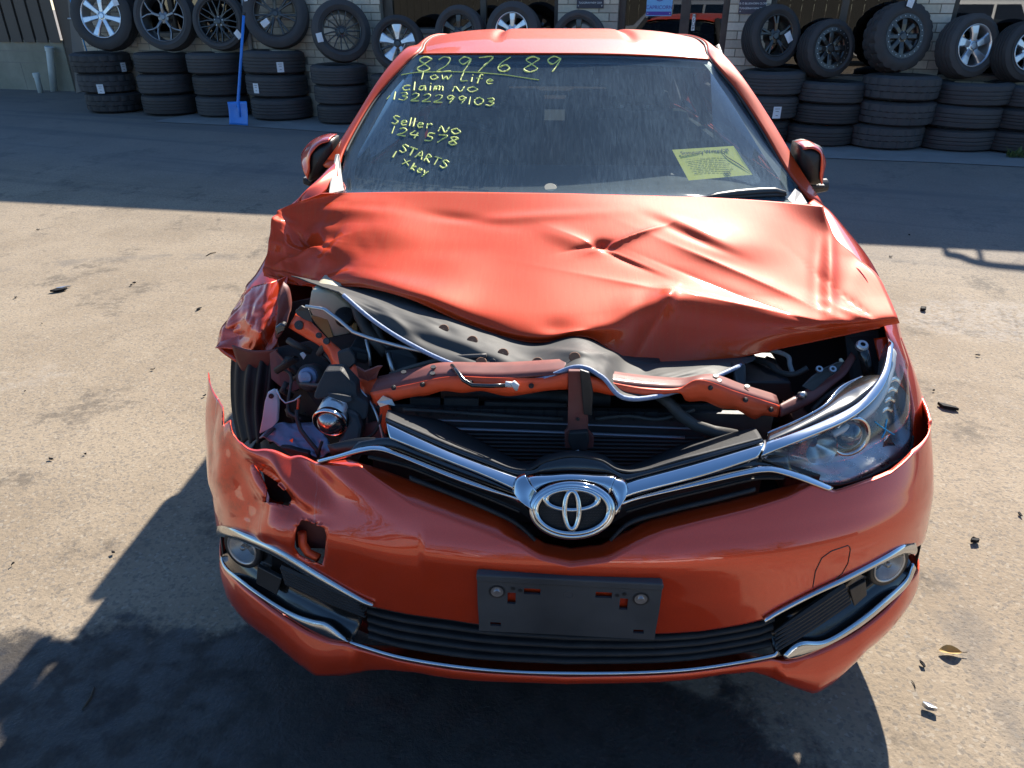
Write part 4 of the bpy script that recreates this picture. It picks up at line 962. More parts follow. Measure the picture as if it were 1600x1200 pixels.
# ---- number plate holder (tilted a little, no plate in it)
hc = [(748,897),(1033,911),(1026,998),(745,983)]
q = [on(*p, .016) for p in hc]
for v in q: v.y = min(w.y for w in q)*.5+v.y*.5
ex = (q[1]-q[0]+q[2]-q[3])/2; ez = (q[0]-q[3]+q[1]-q[2])/2; cx = sum(q, Vector())/4
W, Hh = ex.length, ez.length; exn = ex.normalized(); nn = exn.cross(ez).normalized(); ezn = nn.cross(exn)*1.0
if nn.y > 0: nn = -nn
def HP(a, b, c=0.): return cx+exn*(a*W)+ez.normalized()*(b*Hh)+nn*c
def rrect(a0, b0, a1, b1, r, c=0., n=5):
    L = []
    for (cxx, cyy, st) in ((a1-r, b1-r*W/Hh, 0), (a0+r, b1-r*W/Hh, 90), (a0+r, b0+r*W/Hh, 180), (a1-r, b0+r*W/Hh, 270)):
        for k in range(n): an = radians(st+90*k/(n-1)); L.append(HP(cxx+r*cos(an), cyy+r*W/Hh*sin(an), c))
    return L
slots = [(-.335,.02,-.29,.22),(-.245,.21,-.155,.31),(.145,.21,.235,.31),(.28,.02,.325,.22)]; bslots = [(-.435,-.40,-.375,-.33),(.375,-.40,.435,-.33)]
# plate sheet as grid with the slots left open
hgx = sorted({-.5,.5,*[a for s in slots+bslots for a in (s[0], s[2])]}); hgz = sorted({-.5,.5,.42,*[a for s in slots+bslots for a in (s[1], s[3])]})
V = []; F = []; idx = {}
for j, b in enumerate(hgz):
    for i, a in enumerate(hgx): idx[i, j] = len(V); V.append(HP(a*(1-.01*(b < -.3)), b, .0 if b < .45 else -.006))
for j in range(len(hgz)-1):
    for i in range(len(hgx)-1):
        ca, cb = (hgx[i]+hgx[i+1])/2, (hgz[j]+hgz[j+1])/2
        if not any(s[0] < ca < s[2] and s[1] < cb < s[3] for s in slots+bslots): F.append((idx[i, j], idx[i+1, j], idx[i+1, j+1], idx[i, j+1]))
HOLD = mk('plate_holder', V, F, 'holder', CAR, smooth=False, solid=.006, off=0)
m = MB()
m.prism(rrect(-.504, .41, .504, .525, .018, .0075), nn*-.02); m.build('holder_rim', 'holder', HOLD, smooth=False, bevel=.003)
for a in (-.392, .392):
    Mx = frame_to(HP(a, .23, .003), nn)
    MB().lathe([(.0005, .0045), (.006, .0045), (.0068, .003), (.0070, .0010), (.0125, .0012), (.0125, -.002)], 18, Mx).build('screw', 'steel', HOLD, smooth=False)
    MB().lathe([(.0127, .0008), (.0165, .0012), (.0165, -.002)], 18, Mx).build('screw_seat', 'black', HOLD, smooth=False)
for a, b in ((-.305,.30),(-.265,.27),(.262,.27),(.30,.30)):
    MB().lathe([(.0005, .0006), (.0042, .0006), (.0042, -.002)], 12, frame_to(HP(a, b, .0032), nn)).build('peg_hole', 'black', HOLD)
MB().lathe([(.008, .0006), (.0095, .0016), (.011, .0006)], 20, frame_to(HP(0, .24, .0030), nn)).build('boss', 'holder', HOLD, smooth=True)
for s in slots:  # body colour backing seen through the slots
    pass

# ---- upper grille
GRILLE = mkgrid('grille', np.stack([spread([on(*p)+Vector((0, .055, -.004)) for p in [(500,715),(560,703),(620,712),(700,744),(813,772),(850,760),(893,755),(940,760),(970,780),(1100,750),(1167,736),(1215,738),(1297,764)]], 70),
                       spread([on(*p)+Vector((0, .060, -.012)) for p in [(505,728),(560,728),(620,744),(700,772),(790,808),(850,850),(893,858),(940,852),(1000,820),(1100,792),(1167,778),(1215,765),(1297,770)]], 70)]), 'black', CAR, solid=.003, flip=True)
for side in (-1, 1):   # inner grille bar running along under the chrome
    a = [(640,742),(700,765),(760,790),(805,812),(835,838)] if side < 0 else [(955,838),(985,812),(1040,795),(1110,778),(1180,760)]
    b = [(p[0], p[1]+9) for p in a]
    ribbon('grille_bar', [on(*p, -.022) for p in a], [on(*p, -.022) for p in b], 'black_grain', GRILLE, .004, 30, 5, .006)
    a = [(575,712),(640,728),(700,752),(760,775),(812,797)] if side < 0 else [(978,797),(1040,779),(1110,762),(1180,746),(1225,745)]
    b = [(p[0], p[1]+3) for p in a]
    ribbon('grille_bar', [on(*p, -.012) for p in a], [on(*p, -.012) for p in b], 'black_grain', GRILLE, .003, 30, 5, .006)
px_ribbon('chrome_bar', [(604,660),(644,679),(700,704),(760,727),(812,745),(826,744)], [(609,684),(650,700),(700,719),(760,743),(808,766),(822,778)], 'chrome', GRILLE, .010, .002, 50, .014, tilt=.007)
px_ribbon('chrome_bar', [(962,744),(975,754),(1000,747),(1100,720),(1194,692)], [(962,784),(975,777),(1000,768),(1100,742),(1184,714)], 'chrome', GRILLE, .010, .002, 50, .014, tilt=.007)
px_ribbon('chrome_bar', [(495,718),(530,709),(562,699),(589,696),(621,704),(700,735),(760,757),(816,777)], [(497,722),(532,713),(565,705),(590,703),(621,712),(700,744),(760,765),(815,779)], 'chrome', GRILLE, .006, .0015, 60, .010, tilt=.004)
px_ribbon('chrome_bar', [(968,783),(1000,772),(1100,746),(1167,731),(1195,727),(1215,729),(1253,740),(1303,761)], [(968,786),(1000,778),(1100,756),(1167,741),(1195,737),(1214,738),(1250,749),(1297,766)], 'chrome', GRILLE, .006, .0015, 60, .010, tilt=.004)
ribbon('grille_infill', [on(*p, -.022) for p in [(560,690),(609,684),(650,700),(700,719),(760,743),(815,772)]], [on(*p, -.026) for p in [(540,712),(600,702),(650,720),(700,740),(760,762),(816,780)]], 'black_gloss', GRILLE, .002, 40, 5, .004)  # black plates added behind the bars to keep sun off the ledge
ribbon('grille_infill', [on(*p, -.022) for p in [(968,780),(1000,768),(1100,742),(1184,714),(1230,712)]], [on(*p, -.026) for p in [(968,788),(1000,776),(1100,752),(1184,738),(1240,745)]], 'black_gloss', GRILLE, .002, 40, 5, .004)
# black top of the grille and curved hood of the badge
px_ribbon('grille_top', [(603,652),(640,668),(700,694),(760,716),(800,731),(835,732),(850,720),(893,711),(935,716),(958,731),(975,738),(1000,735),(1100,708),(1190,684)],
          [(604,660),(640,678),(700,704),(760,727),(812,745),(838,741),(855,740),(893,738),(935,740),(960,744),(978,754),(1000,747),(1100,720),(1194,692)], 'black_gloss', GRILLE, -.004, .006, 110, .01)
ribbon('air_guide', [at_y(*p) for p in [(606,640,.30),(640,648,.30),(690,657,.30),(735,680,.29),(790,710,.25),(826,724,.21),(850,712,.205),(893,704,.205),(940,710,.205),(968,727,.21),(1000,722,.25),(1060,696,.29),(1110,683,.30),(1180,668,.30)]],
       [on(*p) for p in [(603,652),(640,668),(700,694),(760,716),(800,731),(828,732),(850,720),(893,711),(938,718),(966,733),(1000,735),(1060,718),(1100,708),(1190,684)]], 'liner', GRILLE, .004, 100, 9, .004)

# ---- badge
bc = on(894, 797, .018); bn = Vector((0, -1, .42)).normalized(); bx = Vector((1, 0, 0)); by = bn.cross(bx)*-1
if by.z < 0: by = -by
def BP(px, py, lift=0.):
    return at_plane(px, py, bn, bc.dot(bn)) + bn*lift
def ell_ring(cx_, cy_, rx, ry, wx, wy, lift, rise, n=72, prof=8):
    V = []
    for k in range(n):
        a = 2*pi*k/n
        for j in range(prof):
            b = 2*pi*j/prof; ox = rx-wx/2+wx/2*cos(b); oy = ry-wy/2+wy/2*cos(b)
            V.append(BP(cx_+ox*cos(a), cy_+oy*sin(a), lift+rise*(.5+.5*sin(b))))
    F = []
    for k in range(n):
        for j in range(prof): F.append((k*prof+j, k*prof+(j+1) % prof, ((k+1) % n)*prof+(j+1) % prof, ((k+1) % n)*prof+j))
    return V, F
BADGE = mk('badge', *ell_ring(894, 797, 68, 46, 15, 11, -.004, .012), 'chrome', CAR)
BADGE['label'] = 'chrome oval badge of interlocking rings'
V = [BP(894, 797, .001)]+[BP(894+58*cos(2*pi*k/48), 797+38*sin(2*pi*k/48), -.001) for k in range(48)]
mk('mesh_backing', V, [(0, 1+(k+1) % 48, 1+k) for k in range(48)], 'black_grain', BADGE)
m = MB()
for r_ in range(-7, 8):
    for c_ in range(-12, 13):
        x_, y_ = 894+(c_+(r_ % 2)*.5)*4.6, 797+r_*4.4
        if ((x_-894)/52)**2+((y_-797)/33)**2 < 1:
            m.lathe([(.0022, .0), (.0024, .0016), (.0018, .0016)], 6, frame_to(BP(x_, y_, .0005), bn))
m.build('mesh_cell', 'black', BADGE)
BADGE.children[-1]['kind'] = 'stuff'
mk('emblem_ring', *ell_ring(894, 796, 62, 40, 10, 8, .002, .010), 'chrome', BADGE)
mk('emblem_ring', *ell_ring(893, 779, 46, 20, 11, 8, .003, .010), 'chrome', BADGE)
mk('emblem_ring', *ell_ring(893, 795, 16, 34, 9.5, 9, .004, .010, prof=8), 'chrome', BADGE)
# cradle below and beside the badge
for sgn in (-1, 1):
    px_ribbon('badge_wing', [(894+sgn*68, 746), (894+sgn*84, 752), (894+sgn*90, 768)] if sgn > 0 else [(894+sgn*72, 744), (894+sgn*84, 750), (894+sgn*88, 768)],
              [(894+sgn*58, 768), (894+sgn*66, 790), (894+sgn*60, 808)], 'chrome', BADGE, .012, .008, 20, .012)
px_ribbon('badge_wing', [(823,744),(835,742),(860,741),(893,739),(928,741),(952,742),(963,744)], [(838,775),(850,765),(868,757),(893,754),(920,757),(938,765),(950,775)], 'chrome', BADGE, .010, .008, 30, .012)

# ---- bonnet
rows = [
 [(503,302,1.00),(560,301,1.06),(640,300,1.09),(720,300,1.10),(800,301,1.10),(880,302,1.10),(960,304,1.10),(1040,306,1.10),(1120,309,1.09),(1200,314,1.06),(1286,322,1.00)],
 [(440,322,.95),(530,320,.99),(620,324,1.01),(710,338,.99),(790,339,.99),(870,330,1.01),(950,328,1.01),(1040,335,.99),(1120,338,.99),(1210,345,.97),(1301,366,.91)],
 [(430,334,.925),(500,352,.915),(600,357,.89),(700,365,.90),(790,366,.90),(870,364,.90),(945,377,.86),(1040,372,.88),(1130,378,.86),(1222,386,.86),(1338,398,.82)],
 [(424,365,.885),(490,386,.865),(590,390,.81),(690,395,.80),(780,400,.80),(865,402,.79),(950,408,.78),(1040,410,.78),(1130,418,.77),(1228,428,.75),(1370,428,.72)],
 [(417,400,.85),(480,412,.835),(575,415,.74),(680,430,.69),(770,440,.68),(860,445,.67),(950,450,.67),(1045,445,.69),(1140,455,.67),(1245,466,.65),(1388,462,.63)],
 [(411,420,.83),(472,433,.805),(565,430,.70),(660,452,.60),(752,482,.56),(850,492,.55),(945,488,.57),(1045,468,.60),(1145,482,.59),(1265,498,.56),(1401,492,.55)],
 [(412,428,.825),(476,443,.79),(562,440,.685),(650,461,.58),(742,500,.53),(838,523,.49),(940,512,.52),(1020,510,.56),(1128,520,.56),(1262,516,.545),(1404,500,.545)],
 [(413,433,.825),(480,447,.79),(560,447,.685),(640,466,.585),(725,503,.54),(825,533,.50),(925,529,.52),(988,571,.505),(1110,565,.535),(1260,535,.545),(1406,505,.55)],
]
R3 = [[at_y(*p) for p in r] for r in rows]
HG = spline_grid(R3, 240, 170)
HB = [(470,365,26,40,20,-.030),(520,395,18,30,60,.012),(455,385,40,10,8,.012),(500,428,40,9,-20,-.014),(445,345,30,9,-12,.010),(480,340,40,8,5,-.008),(430,400,14,26,0,-.010),
      (944,384,14,7,15,-.014),(985,372,55,-9,-20,.012),(965,400,50,-12,25,-.010),(890,375,40,12,20,.006),(1085,360,46,8,24,.006),(1085,370,60,7,24,-.005),
      (1296,420,9,62,0,.010),(1278,430,14,60,0,-.006),(1330,430,26,40,20,-.008),(1180,440,130,-14,24,.010),(1160,462,120,-10,22,-.006),(1340,492,60,6,22,.005),
      (830,340,110,8,-4,.006),(720,342,60,8,8,-.006),(1045,468,10,14,0,.010),(1000,500,16,40,20,-.008),(640,420,60,30,0,-.004),(700,390,60,14,0,-.004),(560,330,60,8,3,.005),
      (900,524,30,8,0,.010),(870,512,26,14,0,-.006),
      (470,398,60,-14,-22,.016),(480,368,50,-12,35,-.016),(505,415,44,-12,-50,.012),(445,372,34,-10,80,.010),(455,425,50,-9,12,-.010),(520,372,22,-14,-60,-.012),
      (1120,470,170,-9,11,.007),(1015,520,58,-12,-60,.012),(1330,470,80,-10,40,-.006),(950,392,60,-8,22,.008),(925,384,34,-7,-12,-.010)]
for j in range(HG.shape[0]):
    for i in range(HG.shape[1]):
        k = dent(HG[j, i], HB); HG[j, i] += np.array([0, -.45, .9])*k
        u = i/HG.shape[1]
        if u < .22:
            w = (1-u/.22)*min(1, j/40); f = (vlin(u*26+j*.012, j*.040+3.3)-.5)*.034*w+(vlin(u*60, j*.09)-.5)*.008*w; HG[j, i] += np.array([0, -.5, .8])*f
        HG[j, i] += np.array([0, -.3, .9])*.0012*(vnoise(i*.06, j*.06)-.5)
HOOD = mkgrid('bonnet', HG, 'paint_dusty', CAR, solid=.0035, off=-1, flip=True)
HOOD['label'] = 'buckled dusty orange bonnet, folded at one front corner'
# inner bonnet frame, pulled away from the skin
inn = [
 [(455,430,.76),(545,448,.72),(640,462,.68),(735,498,.64),(830,520,.60),(900,515,.60),(960,545,.56),(1000,560,.54),(1090,560,.56),(1175,550,.60)],
 [(505,448,.66),(575,466,.60),(665,490,.545),(750,522,.50),(830,545,.46),(900,532,.46),(950,552,.44),(992,580,.41),(1090,572,.46),(1180,556,.55)],
 [(520,452,.60),(590,486,.53),(672,517,.46),(755,545,.405),(830,565,.37),(900,548,.37),(945,566,.35),(985,600,.325),(1080,585,.40),(1180,560,.53)],
 [(530,455,.58),(590,505,.49),(665,550,.40),(740,578,.335),(828,594,.29),(900,573,.285),(940,588,.265),(980,622,.245),(1070,607,.33),(1175,563,.51)],
]
IG = spline_grid([[at_y(*p) for p in r] for r in inn], 150, 46)
IB = [(720,548,70,7,18,-.012),(760,520,90,8,20,.010),(900,552,60,6,5,.010),(850,575,40,6,-15,-.010),(700,515,16,6,20,-.008),(1010,585,20,10,20,-.008),(620,505,40,8,40,.008),(1080,590,40,10,-12,-.006)]
for j in range(IG.shape[0]):
    for i in range(IG.shape[1]):
        IG[j, i] += np.array([0, -.5, .8])*(dent(IG[j, i], IB)+.003*(vnoise(i*.2, j*.3)-.5))
INB = mkgrid('inner_bonnet_frame', IG, 'grey_panel', HOOD, solid=.003, flip=True); IBV = bvh_grid(IG)
m = MB(); e = IG[-1]; m.tube([Vector(p)+Vector((0, -.002, 0)) for p in e[2:148:2]], .0052, 8); m.build('hem_edge', 'sealer', HOOD, smooth=True)
m = MB(); e = HG[-1]; m.tube([Vector(p)+Vector((0, .002, -.001)) for p in e[3:237:3]], .0026, 6); m.build('skin_edge', 'paint_dusty', HOOD, smooth=True)
for (u, v) in ((693,514),(738,532),(786,552),(840,566),(898,558),(752,566)):
    p = cast(IBV, u, v, .0015)
    if p: MB().lathe([(.0005, .002), (.011, .002), (.013, 0)], 14, frame_to(p, (0, -.6, .8))).build('rust_spot', 'rust', INB)
for (u, v) in ((977,607),(1001,603),(1033,603),(770,450+115)):
    p = cast(IBV, u, v, .001)
    if p: MB().lathe([(.0005, .0015), (.006, .0015), (.007, 0)], 12, frame_to(p, (0, -.7, .7))).build('drain_hole', 'paint_bay' if u > 990 else 'black', INB)

# ---- wings
WHEEL_Y = .95; WHEEL_Z = .32; ARCH = .345
def arch_z(y, base): 
    d = abs(y-WHEEL_Y); return WHEEL_Z+sqrt(ARCH**2-d*d) if d < ARCH-.02 else base
def wing(side, shoulder, inner, name, crush=None, yend=None):
    n = 90; S = spread([at_y(*p) for p in shoulder], n); I = spread([at_y(*p) for p in inner], n)
    m_ = 34; G = np.zeros((m_, n, 3))
    for i in range(n):
        a, b = I[i], S[i]; y = b[1]; zb_ = arch_z(y, .26 if y > 1.2 else .42)
        for j in range(m_):
            if j < 12:
                t = j/11; P = a*(1-t)+b*t; P = P+np.array([0, 0, .016*sin(pi*t)])
            else:
                t = (j-11)/(m_-12); z = b[2]*(1-t)+zb_*t
                xo = side*(.884-.02*((z-.62)/.35)**2); k = min(1, t*2.2); k = k*k*(3-2*k)
                x = b[0]*(1-k)+xo*k if abs(b[0]) < abs(xo) else b[0]+(xo-b[0])*k
                P = np.array([x, y, z])
            if crush: P = P+np.array([side*.5, -.6, .3])*dent(P, crush)
            G[j, i] = P
    return mkgrid(name, G, 'paint', CAR, solid=.003, flip=(side < 0))
wing(1, [(1281,321,1.34),(1310,345,1.14),(1352,395,.94),(1378,440,.80),(1400,490,.68),(1412,535,.60),(1430,600,.52),(1447,680,.46)],
        [(1262,318,1.22),(1288,340,1.08),(1308,392,.88),(1345,425,.74),(1362,455,.66),(1378,500,.58),(1388,530,.53),(1405,600,.48)], 'front_wing')
CR = [(385,480,30,14,-50,-.016),(360,510,22,12,-40,.014),(400,505,30,10,10,-.020),(420,470,10,40,5,.012),(375,530,24,8,10,-.010),(395,455,10,30,-30,.010)]
wl_ = wing(-1, [(523,252,1.34),(497,280,1.18),(470,306,1.08),(440,338,1.03),(416,400,.94),(377,463,.82),(346,518,.72),(339,541,.69)],
         [(530,285,1.22),(500,308,1.12),(465,334,1.05),(455,380,.98),(450,420,.90),(442,460,.78),(434,510,.71),(430,545,.68)], 'front_wing', CR)
wl_['label'] = 'crushed front wing folded back at the torn corner'
# folded flap of the crushed wing seen from the front
fr_rows = [[(446,432,.80),(441,470,.72),(436,510,.675),(432,548,.65)], [(425,440,.77),(416,480,.70),(412,515,.655),(408,552,.635)],
           [(398,448,.80),(392,480,.72),(388,515,.665),(384,552,.645)], [(379,462,.82),(364,490,.77),(352,520,.71),(339,543,.68)]]
FC = np.array([[tuple(at_y(*p)) for p in r] for r in fr_rows]); FW = np.zeros((40, 40, 3))
for j in range(40):
    for i in range(40):
        a_, b_ = j/39*3, i/39*3; j0, i0 = min(2, int(a_)), min(2, int(b_)); a_ -= j0; b_ -= i0
        FW[j, i] = FC[j0, i0]*(1-a_)*(1-b_)+FC[j0+1, i0]*a_*(1-b_)+FC[j0, i0+1]*(1-a_)*b_+FC[j0+1, i0+1]*a_*b_
        FW[j, i] += np.array([0, -1, .2])*((vlin(j*.115+.4, i*.10)-.5)*.055+(vlin(j*.3, i*.27)-.5)*.010)
mkgrid('folded_flap', FW, 'paint_scuffed', wl_, solid=.003)
fr2 = [[(362,540,.62),(390,548,.61),(420,548,.60),(434,546,.60)], [(370,565,.64),(395,572,.635),(420,575,.63),(434,572,.63)], [(378,580,.67),(400,590,.665),(420,592,.66),(432,590,.66)]]
mkgrid('wing_return', spline_grid([[at_y(*p) for p in r] for r in fr2], 20, 12), 'paint_dull', wl_, solid=.003, flip=True)

# ---- windscreen
def wrow(ul, ur, uc, vl, vc, vr, ye, yc, n=9):
    L = []
    for k in range(n):
        t = 2*k/(n-1)-1; u = ul+(ur-ul)*(t+1)/2; v = (vl if t < 0 else vr)*t*t+vc*(1-t*t); L.append(at_y(u, v, yc+(ye-yc)*abs(t)**2.2))
    return L
WR = [wrow(524,1268,0,304,312,324,1.24,1.07), wrow(531,1257,0,285,294,306,1.31,1.15), wrow(545,1212,0,228,232,243,1.49,1.34), wrow(585,1164,0,158,160,168,1.70,1.57), wrow(634,1124,0,103,102,112,1.86,1.78), wrow(653,1108,0,86,86,95,1.91,1.82)]
WG = spline_grid(WR, 80, 50); WB = bvh_grid(WG)
GLASS = mkgrid('windscreen', WG, 'glass', CAR)
def onglass(px, py, lift=.0015):
    h = cast(WB, px, py, lift); return h if h is not None else at_y(px, py, 1.5)
# black ceramic border
n_ = 80
def edge_band(name, outer, inner_, parent, mat, lift):
    V = [tuple(o) for o in outer]+[tuple(i) for i in inner_]; n = len(outer)
    return mk(name, V, [(k, k+1, n+k+1, n+k) for k in range(n-1)], mat, parent)
def gpt(s, t, lift=.0008):
    i = s*(WG.shape[1]-1); j = t*(WG.shape[0]-1); a = WG[int(round(j)), int(round(i))]; return Vector(a)+Vector((0, lift*.5, -lift))   # just under the glass
for (nm, o, i_) in (('frit_band', [(k/79, 0) for k in range(80)], [(k/79, .13+.05*abs(2*k/79-1)**8) for k in range(80)]),
                    ('frit_band', [(0, k/49) for k in range(50)], [(.028+.05*max(0, 1-k/14)**2, k/49) for k in range(50)]),
                    ('frit_band', [(1, k/49) for k in range(50)], [(.972-.035*max(0, 1-k/14)**2, k/49) for k in range(50)]),
                    ('frit_band', [(k/79, 1) for k in range(80)], [(k/79, .965) for k in range(80)])):
    def g2(s, t):
        i = s*79; j = t*49; i0, j0 = min(78, int(i)), min(48, int(j)); a, b = i-i0, j-j0
        P = WG[j0, i0]*(1-a)*(1-b)+WG[j0, i0+1]*a*(1-b)+WG[j0+1, i0]*(1-a)*b+WG[j0+1, i0+1]*a*b; return Vector(P)+Vector((0, .002, -.003))
    edge_band(nm, [g2(*p) for p in o], [g2(*p) for p in i_], GLASS, 'frit', 0)

# ---- roof and pillars
ys = [1.86, 2.0, 2.2, 2.5, 2.9, 3.3, 3.65, 3.85]; zc_ = [1.400, 1.424, 1.445, 1.460, 1.458, 1.440, 1.412, 1.385]; hw = [.545,.565,.588,.602,.602,.595,.575,.56]
head = [Vector(p) for p in WG[-1]]
rr_ = []
for k, y in enumerate(ys):
    r = []
    for q_ in range(13):
        t = 2*q_/12-1; cxr = .012
        if k == 0:
            i = int(round((t+1)/2*79)); p = head[i]+Vector((0, .004, .006)); r.append(p)
        else: r.append(Vector((cxr+hw[k]*t, y+.05*t*t, zc_[k]-.034*abs(t)**4)))
    rr_.append(r)
RG = spline_grid(rr_, 140, 80)
for i in range(140):
    t = 2*i/139-1
    g = .012*math.exp(-((abs(t)-.46)/.035)**2)
    for j in range(80): RG[j, i, 2] -= g*min(1, max(0, (j-14)/16))
mkgrid('roof', RG, 'paint_dusty', CAR, solid=.004)
mkgrid('headlining', RG-np.array([0, -.0, .035]), 'headliner', CAR)
def pillar(name, out, inn_, mat='paint', depth=.005):
    A = spread([at_y(*p) for p in out], 60); B = spread([at_y(*p) for p in inn_], 60)
    m_ = 9; G = np.zeros((m_, 60, 3)); ctr = np.array([0, 2.2, 1.0])
    for j in range(m_):
        t = j/(m_-1); G[j] = A*(1-t)+B*t
        d = G[j]-ctr; d /= np.linalg.norm(d, axis=1)[:, None]; G[j] += d*depth*sin(pi*t)
    return G
def rail_tail(sd_, dx, dz): return [Vector((.012+sd_*(.590+dx), 2.25, 1.412-dz)), Vector((.012+sd_*(.604+dx), 2.6, 1.424-dz)), Vector((.012+sd_*(.602+dx), 3.0, 1.420-dz)), Vector((.012+sd_*(.59+dx), 3.5, 1.395-dz)), Vector((.012+sd_*(.56+dx), 3.85, 1.35-dz))]
def mixpts(L): return [p if isinstance(p, Vector) else at_y(*p) for p in L]
def pillar2(out, inn_, depth=.004):
    A = spread(mixpts(out), 80); B = spread(mixpts(inn_), 80); m_ = 9; G = np.zeros((m_, 80, 3)); ctr = np.array([0, 2.4, .9])
    for j in range(m_):
        t = j/(m_-1); G[j] = A*(1-t)+B*t; d = G[j]-ctr; d /= np.linalg.norm(d, axis=1)[:, None]; G[j] += d*depth*sin(pi*t)
    return G
PL = pillar2([(508,262,1.42),(530,232,1.50),(560,185,1.64),(600,121,1.83),(636,80,2.02)]+rail_tail(-1, .030, .022), [(530,264,1.37),(545,226,1.49),(585,158,1.70),(634,103,1.87),(657,82,1.97)]+rail_tail(-1, -.006, -.001))
mkgrid('windscreen_pillar', PL, 'paint_dusty', CAR, solid=.012)
PR = pillar2([(1283,326,1.30),(1243,261,1.46),(1202,192,1.64),(1161,129,1.81),(1125,86,2.0)]+rail_tail(1, .030, .022), [(1262,312,1.28),(1230,272,1.42),(1190,203,1.60),(1150,142,1.77),(1112,97,1.93)]+rail_tail(1, -.006, -.001))
mkgrid('windscreen_pillar', PR, 'paint_dusty', CAR, solid=.012, flip=True)
for PX, sd_ in ((PL, -1), (PR, 1)):     # added tube blocking leaked sun; black seal between pillar and glass / roof ditch
    MB().tube([Vector(p)+Vector((-.012*sd_, .01, -.016)) for p in PX[0][1:79]], .022, 8).build('rail_light_block', 'black', CAR, smooth=True)
    MB().tube([Vector(p)+Vector((-.004*sd_, .0, .004)) for p in PX[-1][2:76]], .0045, 6).build('pillar_seal', 'rubber', CAR, smooth=True)

# ---- sides, doors, tail
def side_grid(side, y0, y1, n, arch_y=None):
    G = np.zeros((22, n, 3))
    for i in range(n):
        y = y0+(y1-y0)*i/(n-1); 
        zlow = .20
        if arch_y is not None and abs(y-arch_y) < ARCH: zlow = max(.20, WHEEL_Z+sqrt(ARCH**2-(y-arch_y)**2))
        taper = 1-.10*max(0, (y-3.3)/.9)**2
        for j in range(22):
            z = .965+.03*(y-1.3)/2.5-j/21*(.965+.03*(y-1.3)/2.5-zlow)
            x = np.interp(z, [.2, .3, .45, .62, .8, .9, .97, 1.05], [.80, .845, .868, .884, .872, .862, .835, .80])*taper
            G[j, i] = (side*x, y, z)
    return G
for side in (-1, 1):
    for nm, a, b, ar in (('front_door', 1.345, 2.25, None), ('rear_door', 2.256, 3.18, None), ('rear_quarter', 3.186, 4.2, 3.55)):
        o = mkgrid(nm, side_grid(side, a, b, 40, ar), 'paint', CAR, solid=.003, flip=(side > 0))
        if 'door' in nm:
            MB().tube([(side*.885, b-.30, .83), (side*.905, b-.27, .835), (side*.905, b-.12, .84), (side*.882, b-.09, .84)], .011, 8).build('door_handle', 'paint', o, smooth=True)
    gl = np.array([[(side*(.835-.006), y, .975+.03*(y-1.3)/2.5) for y in np.linspace(1.42, 3.85, 20)], [(side*.62, 1.42+(y-1.42)*.80+.48, min(1.39, .98+(y-1.42)*.9)) for y in np.linspace(1.42, 3.85, 20)]])
    mkgrid('side_window', gl, 'side_glass', CAR)
    for yb in (2.22, 3.15):
        MB().tube([(side*.836, yb, .99), (side*.63, yb+.06, 1.40)], .035, 8).build('door_pillar', 'black', CAR, smooth=True)
    # wheels: tyre, rim
    for wy in (WHEEL_Y, 3.55):
        c = Vector((side*.775, wy, .315)); Mx = frame_to(c, (side, 0, 0))
        w = MB().lathe([(.20,-.10),(.25,-.105),(.295,-.10),(.312,-.075),(.315,-.03),(.315,.03),(.312,.075),(.295,.10),(.25,.105),(.20,.10)], 48, Mx, closed=True).build('tyre', 'tyre', CAR, smooth=True)
        m = MB().lathe([(.20,-.08),(.205,.09),(.195,.095),(.185,.06),(.06,.055),(.05,.07),(.0005,.07)], 40, Mx); m.build('rim', 'grey_rim', w, smooth=False)
tl = np.array([[(x, 4.17+.06*(1-(x/.8)**2), z+.0) for x in np.linspace(-.80, .80, 20)] for z in (.30, .45, .6, .75, .95, 1.0)])
mkgrid('tailgate', tl, 'paint', CAR, solid=.004)
rw = np.array([[(x*(1-.22*t), 4.17-.36*t+.04*(1-x*x), .99+.38*t) for x in np.linspace(-.72, .72, 16)] for t in np.linspace(0, 1, 6)])
mkgrid('rear_window', rw, 'side_glass', CAR)
for sgn in (-1, 1):
    MB().tube([(sgn*.80, 4.10, 1.0), (sgn*.60, 3.80, 1.37)], .05, 8).build('rear_pillar', 'interior', CAR, smooth=True)
MB().box((.80, .50, .38), (.006, .26, .34)).build('sun_block_plate', 'liner', CAR)  # unseen plate added to block sun leaking through the wheel arch
for s0, s1 in ((.90, SMAX), (-SMAX, -.90)): mkgrid('bumper_light_block', sband(lambda s: zb(s)+.004, lambda s: lt(s)-.004, s0, s1, 24, 6, .010), 'black', BUMP, solid=.003, flip=True)  # bands added to stop sun passing between bumper and lip
for sgn in (-1, 1): MB().prism([(sgn*.825, 1.30, .98), (sgn*.825, 1.85, .985), (sgn*.66, 1.88, 1.30)], (sgn*.008, 0, 0)).build('sail_light_block', 'black', CAR)  # black triangles added to stop sun passing between door top and pillar
mkgrid('tailgate_trim', tl[:, 1:-1]-np.array([0, .05, 0]), 'interior', CAR)
MB().box((0, 2.5, .26), (1.55, 3.0, .03)).build('floor_pan', 'liner', CAR)
# ================================================================== CAR: HEADLAMP, ENGINE BAY, MIRRORS, CABIN
def Y(*pts): return [at_y(*p) for p in pts]
def plate(name, pts, mat, parent, th=.01, bevel=.002, dirv=(0, 1, 0)):
    return MB().prism(Y(*pts), Vector(dirv)*th).build(name, mat, parent, bevel=bevel)
def band(name, top, bot, mat, parent, bulge=.004, n=40, m=6, solid=.004, out=None, sm=True):
    return ribbon(name, Y(*top), Y(*bot), mat, parent, bulge, n, m, solid, sm, out)

